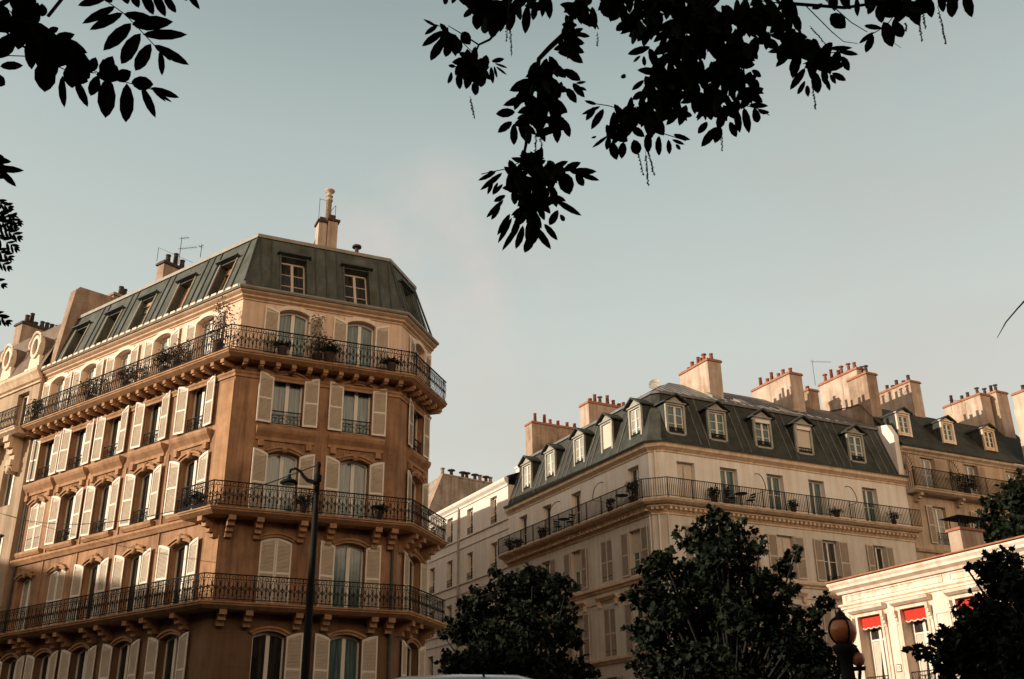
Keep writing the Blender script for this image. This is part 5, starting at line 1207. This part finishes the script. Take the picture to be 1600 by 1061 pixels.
EX = [(775,268,748,283,8),(785,270,750,297,10),(770,283,762,303,7),(778,285,770,302,6),(786,288,773,304,8),(772,268,757,270,5),(880,267,907,253,13),(890,268,932,268,13),(905,272,936,282,9),(900,270,913,293,13),(880,270,890,304,26),(865,262,888,252,10),
      (865,305,885,315,8),(868,313,905,337,11),(872,328,857,355,13),(875,335,884,348,8),(850,350,870,375,11),(835,352,861,390,13),(833,362,820,400,16),(817,352,807,393,13),(813,348,785,392,10),(800,340,779,379,9),(797,334,778,365,10),(787,312,758,343,9),(782,322,765,347,8),(790,305,770,316,9),(842,345,835,380,13),(828,340,826,385,15),(812,340,800,372,12),(862,290,868,322,14),
      (835,125,796,142,18),(805,175,775,178,15),(800,190,777,209,13),(803,193,803,228,13),(815,188,828,220,20),(870,188,871,224,15),(880,186,890,214,13),(870,165,888,177,13),(885,138,901,160,14),(880,108,905,124,15),(895,130,912,151,12),(900,130,916,128,5),(905,136,917,141,5),(880,68,912,82,14),(880,74,908,97,16),(885,58,912,70,12),(898,52,921,57,8),(888,54,911,45,9),(830,150,786,165,14),(850,160,846,205,16),(860,150,876,200,16),
      (680,40,665,32,5),(684,38,664,53,9),(694,48,657,73,12),(698,50,688,37,9),(692,58,673,93,17),(703,64,696,90,14),(719,62,712,90,14),(722,50,735,70,18),(706,52,718,84,16),(705,112,702,138,8),(712,104,701,102,6),(716,114,718,140,12),(745,125,740,152,14),(768,96,787,92,8),(773,99,796,107,4),(775,104,792,117,4),(772,103,777,122,5),(767,104,770,128,8),(755,114,752,140,13),(735,110,728,140,14),
      (700,-8,692,10,9),(712,-10,707,8,8),(737,10,726,30,13),(747,16,745,47,18),(760,16,762,60,22),(775,16,768,62,20),(798,8,795,44,18),(825,8,820,54,15),(836,8,833,32,11),(850,-2,848,26,10),(856,-8,859,26,13),(785,5,782,50,18),(812,0,806,40,14),
      (932,163,915,158,6),(938,166,908,180,7),(930,167,916,187,11),(943,170,925,197,13),(932,213,924,216,4),(950,212,925,231,6),(952,212,948,234,10),(956,222,963,250,16),(974,222,971,248,14),(990,218,998,245,18),(1030,212,1028,246,12),(1052,210,1077,218,8),(1050,218,1070,226,6),(1056,225,1063,234,6),(1044,218,1047,243,9),(960,190,950,222,14),(1012,208,1012,240,14),
      (1122,198,1096,229,15),(1126,198,1117,225,14),(1140,190,1150,213,12),(1162,168,1171,209,13),(1178,168,1187,200,13),(1184,170,1206,183,9),(1170,164,1200,166,9),(1168,137,1196,146,8),(1174,110,1191,120,10),(1168,138,1175,162,9),(1105,190,1092,206,12),(1150,170,1155,205,12),
      (1236,78,1212,106,12),(1246,84,1238,118,16),(1258,106,1234,138,13),(1258,126,1245,151,8),(1261,133,1263,152,8),(1274,112,1278,147,16),(1290,122,1297,142,7),(1300,114,1319,124,10),(1314,88,1328,111,12),(1310,80,1342,85,8),(1294,76,1330,76,8),(1297,116,1306,131,7),(1285,104,1290,132,12),
      (978,121,970,118,9),(1006,125,988,140,9),(1008,144,988,155,12),(1016,73,980,85,12),(1014,75,1028,108,14),(1001,87,990,97,5),(1006,87,1007,107,7),(925,10,930,42,12),(940,0,948,36,14),
      (1298,22,1321,44,22),(1364,54,1353,81,12),(1366,50,1340,69,7),(1380,34,1392,71,20),(1397,32,1410,62,18),(1338,-4,1339,24,9),(1420,0,1436,40,18),(1450,-4,1456,28,14),(1486,-12,1490,32,17),(1506,-12,1516,26,16),(1470,-12,1474,18,12),(1364,-8,1362,20,12),(1350,40,1378,44,8),(1285,5,1268,16,10)]
for q in EX: lv_.px(*q, d, .25)
for cx, cy, rx, ry, n in [(830,268,32,22,24),(832,300,34,28,30),(826,330,24,20,15),(838,250,14,12,5),(866,272,18,12,8),
                          (850,118,24,20,16),(850,155,38,26,34),(840,190,30,18,18),(884,72,16,16,9),(868,190,14,10,5),
                          (706,60,14,10,5),(740,104,20,18,15),(775,10,34,18,22),(830,0,26,14,10),(745,-2,22,12,7),(905,20,16,24,9),(890,50,12,14,5),(928,0,20,12,6),
                          (970,6,30,18,18),(1000,34,30,26,22),(1052,12,40,26,30),(1100,30,42,34,42),(1064,64,36,30,34),(1112,84,42,36,44),(1050,110,36,26,30),(1092,132,42,28,36),(1026,148,26,20,16),(1000,186,38,22,26),(968,196,18,20,11),(1060,164,40,18,20),(1124,166,28,24,20),(1150,112,24,30,20),(1160,60,28,26,22),(1176,20,34,22,22),(1206,48,28,22,17),(1232,66,22,14,11),(1262,86,22,18,15),(1288,92,20,18,12),(1170,140,14,18,7),(1020,-6,40,14,12),(1225,12,22,10,6),(1245,34,14,8,3),
                          (1396,14,22,16,12),(1428,4,22,14,10),(1368,4,14,10,4),(1478,-12,24,10,7),(1316,-6,24,10,5)]:
    lv_.fill(cx, cy, rx*1.05, ry*1.05, round(n*1.12), 34, 14, d)
for pts in ([(742, 85), (718, 62), (690, 42), (668, 34)], [(745, 88), (720, 104), (702, 104)], [(820, 250), (790, 264), (752, 272)], [(850, 262), (890, 265), (925, 268)], [(985, 175), (950, 165), (916, 160)], [(1025, 205), (1050, 213), (1072, 220)], [(1255, 100), (1290, 82), (1330, 82)], [(1165, 165), (1185, 170), (1202, 180)], [(830, 300), (870, 315), (895, 332)], [(1365, 52), (1385, 40), (1400, 20)]):
    tw.tube([A2(*p_) for p_ in pts], .0025, 4)
# boughs
def bough(pts, r0, r1): tw.tube([A2(*p) if len(p) == 2 else A2(p[0], p[1], p[2]) for p in pts], [r0+(r1-r0)*i/(len(pts)-1) for i in range(len(pts))], 7)
bough([(915, -60), (903, 0), (885, 50), (858, 75), (842, 92), (840, 110), (830, 150), (822, 225), (818, 245)], .019, .007)
bough([(800, -30), (795, 30), (780, 45), (765, 62), (748, 70), (742, 85)], .010, .005); bough([(748, 70), (725, 55), (700, 40)], .005, .002)
bough([(1180, -80), (1120, -10), (1060, 60), (1020, 130), (995, 175)], .024, .007); bough([(1180, -80), (1165, 0), (1150, 80), (1130, 160)], .02, .006)
bough([(1180, -80), (1230, 5), (1320, 12), (1400, 0), (1480, -25)], .012, .005); bough([(1200, -20), (1250, 50), (1262, 95)], .01, .004); bough([(915, -60), (980, -20), (1040, 10)], .014, .006)
bough([(1290, 0), (1330, 35), (1355, 50)], .003, .002); bough([(1255, 5), (1300, 50), (1318, 65), (1340, 68)], .003, .0015); bough([(1180, 0), (1240, 8), (1330, 14)], .004, .002); bough([(1380, 55), (1408, 75)], .002, .001)
bough([(905, 0), (925, 20), (935, 45)], .008, .004); bough([(995, 175), (985, 200)], .006, .004); bough([(1150, 80), (1160, 95), (1165, 130)], .006, .004)
q = A2(1180, -80); tw.tube([Vector((3.4, -2.2, 6.2)), Vector((3.0, .2, 7.2)), Vector(q)+Vector((.2, -1.2, .5)), q], [.16, .11, .05, .024], 8); q2 = A2(915, -60); tw.tube([Vector((3.0, .2, 7.2)), Vector((1.6, 2.2, 7.0)), q2], [.09, .05, .019], 8)
q3 = A2(800, -30); tw.tube([q2, q3], [.018, .010], 6)
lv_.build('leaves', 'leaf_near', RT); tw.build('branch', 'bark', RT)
lt = MB(); lt.smooth = True; lt.tube([(3.4, -2.2, 0), (3.42, -2.2, 2), (3.35, -2.15, 4.5), (3.4, -2.2, 6.4), (3.8, -2.8, 9.5)], [.42, .33, .28, .22, .10], 12); lt.build('trunk', 'bark', RT)
def catkin(x0, y0, x1, y1, dd=0):
    mb = MB(); a, b = A2(x0, y0, dd), A2(x1, y1, dd); n = max(6, int((y1-y0)/2.6)); mb.tube([a, a.lerp(b, .5)+Vector((.004, 0, 0)), b], .0016, 3)
    for i in range(n):
        t = .15+.85*i/n; p = a.lerp(b, t)+Vector((r.uniform(-.004, .004), 0, 0)); rr = .0052*r.uniform(.8, 1.2)
        q = [Vector((rr*1.3, 0, 0)), Vector((-rr*1.3, 0, 0)), Vector((0, rr, 0)), Vector((0, -rr, 0)), Vector((0, 0, rr)), Vector((0, 0, -rr))]
        mb.add([p+v for v in q], [(0, 2, 4), (2, 1, 4), (1, 3, 4), (3, 0, 4), (2, 0, 5), (1, 2, 5), (3, 1, 5), (0, 3, 5)])
    mb.build('catkin', 'bark', RT)
for c in [(734, 150, 742, 186), (797, 40, 799, 88), (792, 38, 791, 66), (933, 50, 934, 73), (839, 190, 836, 240), (840, 192, 847, 232), (996, 236, 1005, 275), (1008, 236, 1013, 291), (1012, 232, 1022, 275), (1127, 205, 1128, 237), (1268, 130, 1275, 172), (1436, 30, 1440, 66), (1442, 20, 1446, 46), (1465, 10, 1478, 70), (1415, 35, 1416, 50), (1265, 40, 1292, 72)]:
    catkin(*c)
# bare twig at the right edge
BT = thing('wingnut_tree', (6.6, 3.2, 0), 'tree outside the right edge with one thin bare twig showing', 'tree')
tw = MB(); d = 4.2; tw.tube([A2(1558, 528), A2(1572, 503), A2(1590, 482), A2(1612, 458), A2(1680, 400), Vector((5.2, 3.5, 4.55)), Vector((6.6, 3.2, 4.0))], [.001, .0025, .0028, .004, .008, .02, .05], 6)
l5 = Leaves(91)
for i_ in range(26): l5.px(1660+i_*9+l5.r.uniform(-12, 12), 395-i_*4+l5.r.uniform(-10, 14), 1665+i_*9+l5.r.uniform(-22, 22), 420-i_*3+l5.r.uniform(0, 26), 13, 4.2, .2)
l5.build('leaves', 'leaf_near', BT)
tw.build('branch', 'bark', BT); lt = MB(); lt.smooth = True; lt.tube([(6.6, 3.2, 0), (6.6, 3.2, 2), (6.6, 3.2, 5), (6.9, 3, 8)], [.26, .21, .16, .06], 9); lt.build('trunk', 'bark', BT)
proto = None  # unseen tree row behind the camera, added to keep low skylight off the lower floors
for i, x in enumerate(range(-30, 37, 6)):
    nm = ['first', 'second', 'third', 'fourth', 'fifth', 'sixth', 'seventh', 'eighth', 'ninth', 'tenth', 'eleventh', 'twelfth'][i]
    y = -6 + (i % 2)*1.5
    t = thing('added_avenue_tree', (x, y, 0), nm+' unseen avenue tree from the west, added to block low light', 'tree', 'unseen avenue trees added to block light')
    if proto is None:
        rr = np.random.RandomState(i); cl = [((x+rr.uniform(-2.4, 2.4), y+rr.uniform(-2.2, 2.2), 7+10*_/17), (2.4, 2.4, 2.0)) for _ in range(18)]
        cw_ = foliage('crown', t, cl, 4200, .65, 'leaf', 50+i); lt = MB(); lt.smooth = True; lt.tube([(x, y, 0), (x, y, 4), (x+.3, y, 9)], [.3, .24, .1], 8)
        for c, _ in cl[:5]: lt.tube([(x, y, 4.5), c], [.1, .03], 5)
        proto = (cw_, lt.build('trunk', 'bark', t))
    else:
        t.rotation_euler = (0, 0, i*1.3)
        for q in proto: c_ = q.copy(); col.objects.link(c_); c_.parent = t

# ================================================================== STREET FURNITURE
d22 = 22
lp = at(498, 722, 22); base = Vector((lp.x, lp.y, 0))
SL = thing('street_lamp', base, 'tall dark lamp post with curved arm and shallow dish shade, before the orange block', 'street lamp')
mb = MB(); mb.smooth = True
H_ = lp.z
mb.lathe(base, [(.20, 0), (.20, .25), (.13, .35), (.12, 1.2), (.10, 1.3), (.065, H_-1.05), (.052, H_-1.0), (.052, H_-.45), (.085, H_-.42), (.085, H_-.30), (.05, H_-.27), (.045, H_-.12), (.06, H_-.08), (.04, H_)], 12); mb.build('post', 'iron', SL)
hd_ = at(452, 745, 22)
arm = [at(490, 753, 22), at(481, 751, 22), at(474, 744, 22), at(469, 736, 22), at(462, 732, 22), at(454, 734, 22), at(453, 739, 22)]
mb = MB(); mb.smooth = True; mb.tube([base+Vector((0, 0, arm[0].z-.05))]+arm, [.06, .05, .042, .036, .032, .028, .028, .03], 8); mb.build('arm', 'iron', SL)
c = at(452, 747, 22); mb = MB(); mb.smooth = True; mb.lathe(c-Vector((0, 0, .12)), [(.02, -.01), (.19, 0), (.195, .02), (.15, .07), (.06, .10), (.04, .14), (.03, .20)], 18); sh = mb.build('lamp_shade', 'iron', SL)
mb = MB(); mb.smooth = True; mb.lathe(c-Vector((0, 0, .16)), [(.03, 0), (.10, .02), (.13, .035)], 14); mb.build('bulb_cover', 'frame_white', sh)
# span wires
mb = MB()
def sag(a, b, s, n=14): return [a.lerp(b, i/n)-Vector((0, 0, s*4*(i/n)*(1-i/n))) for i in range(n+1)]
wa = at(495, 727, 22); wb = FL(-26, .6, 14.2)
s1, z1_ = onp(FL, -10, 798, .6); wb = FL(s1, .6, z1_)
mb.tube(sag(wa, wb, .9), .013, 4); tag(mb.build('span_wire', 'iron'), 'thin dark wire sagging from the lamp post to the far left', 'cable')
# globe candelabra near the pavilion
g = at(1318, 986, 20); gb = Vector((g.x-.02, g.y, 0))
GL = thing('globe_lamp', gb, 'ornate dark lamp with amber globes and a pointed cap, beside the pavilion corner', 'street lamp')
mb = MB(); mb.smooth = True; zt = g.z
mb.lathe(gb, [(.28, 0), (.28, .3), (.16, .5), (.12, 1.6), (.16, 1.7), (.11, 1.8), (.09, zt-1.1), (.16, zt-1.0), (.22, zt-.9), (.12, zt-.8), (.11, zt-.5), (.19, zt-.36), (.22, zt-.27), (.14, zt-.22)], 14); mb.build('post', 'iron', GL)
mb = MB(); mb.smooth = True; mb.lathe((gb.x, gb.y, zt), [(.12, -.22), (.20, -.15), (.245, -.05), (.245, .05), (.20, .14), (.13, .20)], 18); gg = mb.build('globe', 'amber_glass', GL)
mb = MB(); n = 12
for az in (-100, -10, 80, 170):
    u = dirv(az); mb.tube([Vector((gb.x, gb.y, zt))+u*(.255*math.cos(t))+Vector((0, 0, .255*math.sin(t))) for t in [-1.2+2.4*i/n for i in range(n+1)]], .017, 5)
mb.smooth = True; mb.lathe((gb.x, gb.y, zt), [(.17, .19), (.13, .22), (.09, .27), (.08, .31), (.04, .34), (.015, .38)], 12); mb.build('cage', 'iron', gg)
g2_ = at(1341, 1030, 20)
mb = MB(); mb.smooth = True; mb.lathe(g2_, [(.03, -.13), (.09, -.09), (.115, 0), (.09, .09), (.03, .12)], 12); s2 = mb.build('globe', 'amber_glass', GL)
mb = MB(); mb.tube([Vector((gb.x, gb.y, zt-.95)), Vector((gb.x+.16, gb.y, zt-.98)), g2_+Vector((0, 0, -.22)), g2_+Vector((0, 0, -.12))], .03, 6); mb.smooth = True; mb.lathe(g2_, [(.10, -.19), (.12, -.13), (.04, -.12)], 10); mb.lathe(g2_, [(.06, .10), (.03, .16), (.01, .2)], 8); mb.build('arm', 'iron', GL)

# ------------------------------------------------------------------ white van, its roof just in frame
vt = at(735, 1057, 12)
VN = thing('delivery_van', (vt.x, vt.y, 0), 'white van, only the gloss of its roof showing at the bottom edge', 'van')
zt = 1.645+(vt.z-1.6)*9.75/12
def vp(a, b, z): return Vector((vt.x+a, vt.y+b, z))
mb = MB(); mb.smooth = False
secs = []
for b, hw, top_, nose in [(-2.7, .88, zt-.35, 0), (-2.62, .96, zt-.1, 0), (-2.2, 1.0, zt-.02, 0), (0, 1.02, zt, 0), (1.5, 1.0, zt-.05, 0), (2.0, .98, zt-.35, 0), (2.55, .95, zt-1.15, 0), (3.2, .9, zt-1.35, 0), (3.35, .82, zt-1.7, 0)]:
    ring = []
    for k in range(17):
        t = math.pi*k/16; cxx = math.cos(t); sy = math.sin(t)
        e1 = .38
        x = hw*math.copysign(abs(cxx)**e1, cxx)*(1-.04*sy); z = .35+(top_-.35)*(abs(sy)**.30 if k not in (0, 16) else 0)
        ring.append(vp(x, b, z))
    secs.append(ring)
mb.smooth = True; mb.loft(secs, caps=False); mb.add(secs[0], [tuple(range(16, -1, -1))]); mb.add(secs[-1], [tuple(range(17))]); mb.build('body', 'car_white', VN)
for b in (-1.9, 2.2):
    for sg in (-1, 1):
        m2 = MB(); m2.smooth = True; m2.tube([vp(sg*.82, b, .34), vp(sg*1.03, b, .34)], .34, 18); wlo = m2.build('wheel', 'rubber', VN)
        m2 = MB(); m2.smooth = True; m2.tube([vp(sg*1.031, b, .34), vp(sg*1.045, b, .34)], .2, 14); m2.build('rim', 'zinc_trim', wlo)
mb = MB(); mb.hexa([vp(-.78, 2.06, zt-.42), vp(.78, 2.06, zt-.42), vp(.74, 2.6, zt-1.1), vp(-.74, 2.6, zt-1.1), vp(-.78, 2.10, zt-.39), vp(.78, 2.10, zt-.39), vp(.74, 2.64, zt-1.07), vp(-.74, 2.64, zt-1.07)]); mb.build('windscreen', 'glass_dark', VN)
for sg in (-1, 1):
    m2 = MB(); m2.box(lambda a, o, z: vp(a, o, z), sg*.95-.1, sg*.95+.08, 1.0, 1.9, zt-1.2, zt-.6); m2.build('side_window', 'glass_dark', VN)
    m2 = MB(); m2.smooth = True; m2.lathe(vp(sg*.62, 3.3, .85), [(.02, -.09), (.12, -.05), (.12, .05), (.02, .09)], 10); m2.build('headlight', 'frame_white', VN)
mb = MB(); mb.tube([vp(.22, -2.6, zt-.06), vp(.22, 0, zt+.012), vp(.22, 1.4, zt-.02)], .012, 4); mb.tube([vp(-.55, -2.5, zt-.09), vp(-.55, 0, zt-.035), vp(-.55, 1.4, zt-.06)], .012, 4); mb.build('roof_seam', 'rubber', VN)
mb = MB(); mb.box(lambda a, o, z: vp(a, o, z), -.9, .9, -2.78, -2.66, .42, .62); mb.build('bumper', 'rubber', VN)

# ------------------------------------------------------------------ plants and furniture on the balconies
def bush(cl, par, n, size, m, seed, name='foliage'):
    return foliage(name, par, cl, n, size, m, seed, kind='oval')
def plant(fr, s, o, z, h, w_, label, m='leaf', seed=0, potr=.16, sparse=1.0, group='potted plants on the balconies', stem=False):
    p = fr(s, o, z); t = thing('potted_plant', p, label, 'plant', group); rr = random.Random(seed)
    mb = MB(); mb.smooth = True; mb.lathe(p, [(potr*.7, 0), (potr*.95, potr*1.5), (potr, potr*1.55), (potr, potr*1.75), (potr*.8, potr*1.75)], 10); mb.build('pot', 'pot_clay', t)
    z0 = potr*1.75; cl = []
    for i in range(9):
        a = rr.uniform(0, 6.28); q = rr.random()
        cl.append((p+fr.u*(math.cos(a)*w_*.5*q)+fr.n*(math.sin(a)*min(w_, .5)*.4*q)+Vector((0, 0, z0+(h-z0)*rr.uniform(.15, .95))), (w_*.26, min(w_, .6)*.24, h*.14)))
    mb = MB()
    for c_, _ in cl: mb.tube([p+Vector((0, 0, z0-.05)), p.lerp(c_, .5)+Vector((0, 0, h*.1)), c_], .012, 4, r1=.004)
    mb.build('stem', 'bark', t)
    bush(cl, t, int(620*sparse), .105, m, seed); return t
plant(FL, -.35, .62, 15.8, 2.1, 1.0, 'tall dry shrub at the corner of the top balcony of the orange block', 'leaf_dry', 1, .22, .9)
plant(FL, -2.9, .55, 15.8, 1.15, 1.0, 'leafy bush spilling over the top balcony, second bay from the corner', 'leaf_dry', 2, .2, .8)
plant(FL, -3.6, .55, 15.8, .9, .9, 'low bush beside the leafy bush on the sunlit top balcony', 'leaf', 3, .18, .7)
plant(FL, -6.1, .55, 15.8, .95, 1.2, 'bush on the sunlit top balcony before its middle window', 'leaf_dry', 4, .18, .8)
plant(FL, -8.6, .55, 15.8, .95, 1.1, 'bush on the sunlit top balcony between third and fourth windows', 'leaf_dry', 5, .18, .8)
plant(FL, -12.9, .5, 15.8, 1.15, .6, 'dark bush at the far left end of the top balcony', 'leaf', 6, .18, .6)
plant(FM, 2.75, .5, 15.8, 1.75, .7, 'climbing plant between the two shaded top balcony doors', 'leaf_dry', 7, .2, .7)
plant(FM, 3.2, .6, 15.8, .8, .7, 'round dark bush right of the climbing plant', 'leaf', 8, .22, .9)
plant(FM, 1.45, .62, 15.8, .55, .8, 'low planter by the left door of the shaded top balcony', 'leaf', 9, .2, .6)
plant(FM, 5.6, .6, 15.8, .5, .9, 'low planter by the right door of the shaded top balcony', 'leaf', 10, .2, .6)
plant(FM, 2.6, .55, 10.12, .7, .5, 'small dark plant behind the middle balcony rail', 'leaf', 11, .18, .5)
plant(FL, -.55, .6, 10.12, .6, .45, 'dark pot plant on the corner of the middle balcony', 'leaf', 12, .2, .5)
plant(FM, 5.3, .6, 10.12, .55, .6, 'round pot plant at the right end of the middle balcony', 'leaf', 13, .2, .5)
plant(FD, 2.7, .5, 14.55, .8, .6, 'shrub by the blind door of the barred cream balcony', 'leaf', 14, .2, .7)
plant(FD, 3.5, .5, 14.55, 1.0, .35, 'narrow upright plant left of the round table', 'leaf', 15, .15, .4)
plant(FD, 7.9, .5, 14.55, .7, .6, 'leafy pot right of the third balcony door of the cream block', 'leaf', 16, .18, .6)
plant(FD, 15.1, .5, 14.55, .7, .6, 'small bush near the right end of the cream block balcony', 'leaf', 17, .16, .5)
plant(FB, -14.2, .5, 14.55, .9, 1.2, 'bushy planter at the far left end of the cream block balcony', 'leaf', 18, .2, .8)
plant(FB, -13.2, .5, 14.55, .6, .6, 'low plant beside the bushy planter on the side balcony', 'leaf', 19, .2, .5)
plant(FB, -10.3, .5, 14.55, .7, .8, 'dark plant before the second door of the side balcony', 'leaf', 20, .2, .6)
plant(FB, -.9, .5, 14.55, 1.15, .9, 'tall dark plant at the corner door of the cream block', 'leaf', 21, .22, .9)
plant(FD, 21.5, .5, 17.0, 1.2, 1.5, 'large round bush on the balcony of the slate roof building', 'leaf', 22, .22, 1.6)
plant(FB, -3.0, .5, 14.55, .8, .5, 'small plant under the curved iron divider near the corner', 'leaf', 23, .18, .5)
plant(FD, 10.9, .5, 14.55, .5, .7, 'low trough plant after the fourth balcony door of the cream block', 'leaf', 24, .18, .5)
# window boxes inside the guards of the dark ground floors of B are not visible; bistro sets are
def table(fr, s, o, z, label):
    p = fr(s, o, z); t = thing('bistro_table', p, label, 'table', 'bistro tables on the cream block balcony'); m_ = MB(); m_.smooth = True; m_.lathe(p, [(.33, .72), (.34, .735), (.33, .75)], 18); m_.build('tabletop', 'iron', t)
    m_ = MB(); m_.tube([p+Vector((0, 0, .05)), p+Vector((0, 0, .72))], .02, 6); m_.build('pedestal', 'iron', t)
    for k in range(3):
        a = k*2.09; m_ = MB(); m_.tube([p+Vector((0, 0, .15)), p+Vector((math.cos(a)*.22, math.sin(a)*.22, .02))], .015, 5); m_.build('leg', 'iron', t)
def chair(fr, s, o, z, label, rot=0):
    p = fr(s, o, z); t = thing('folding_chair', p, label, 'chair', 'folding chairs on the cream block balcony'); u = dirv(rot); v = Vector((u.y, -u.x, 0))
    P = lambda a, b, zz: p+u*a+v*b+Vector((0, 0, zz))
    m_ = MB(); m_.box(P, -.19, .19, -.18, .18, .44, .46); m_.build('seat', 'iron', t); m_ = MB(); m_.box(P, .17, .195, -.18, .18, .60, .68); m_.box(P, .185, .21, -.18, .18, .74, .82); m_.build('backrest', 'iron', t)
    for sg in (-1, 1):
        m_ = MB(); m_.tube([P(-.2, sg*.19, 0), P(.0, sg*.19, .42), P(.20, sg*.19, .84)], .012, 5); m_.build('leg', 'iron', t); m_ = MB(); m_.tube([P(.2, sg*.17, 0), P(-.18, sg*.17, .44)], .012, 5); m_.build('leg', 'iron', t)
table(FD, 4.55, .42, 14.53, 'dark round table before the second balcony door of the cream block'); chair(FD, 5.15, .4, 14.53, 'dark chair right of the round table on the front balcony', 63); chair(FD, 3.95, .4, 14.53, 'dark chair left of the round table on the front balcony', 243)
table(FB, -2.0, .42, 14.53, 'dark table by the corner door of the cream block side balcony'); table(FB, -7.9, .42, 14.53, 'dark table midway along the side balcony of the cream block')
chair(FB, -8.6, .42, 14.53, 'dark chair beside the midway table on the side balcony', 331); chair(FB, -7.2, .42, 14.53, 'dark chair nearest the corner side of the midway table', 151)
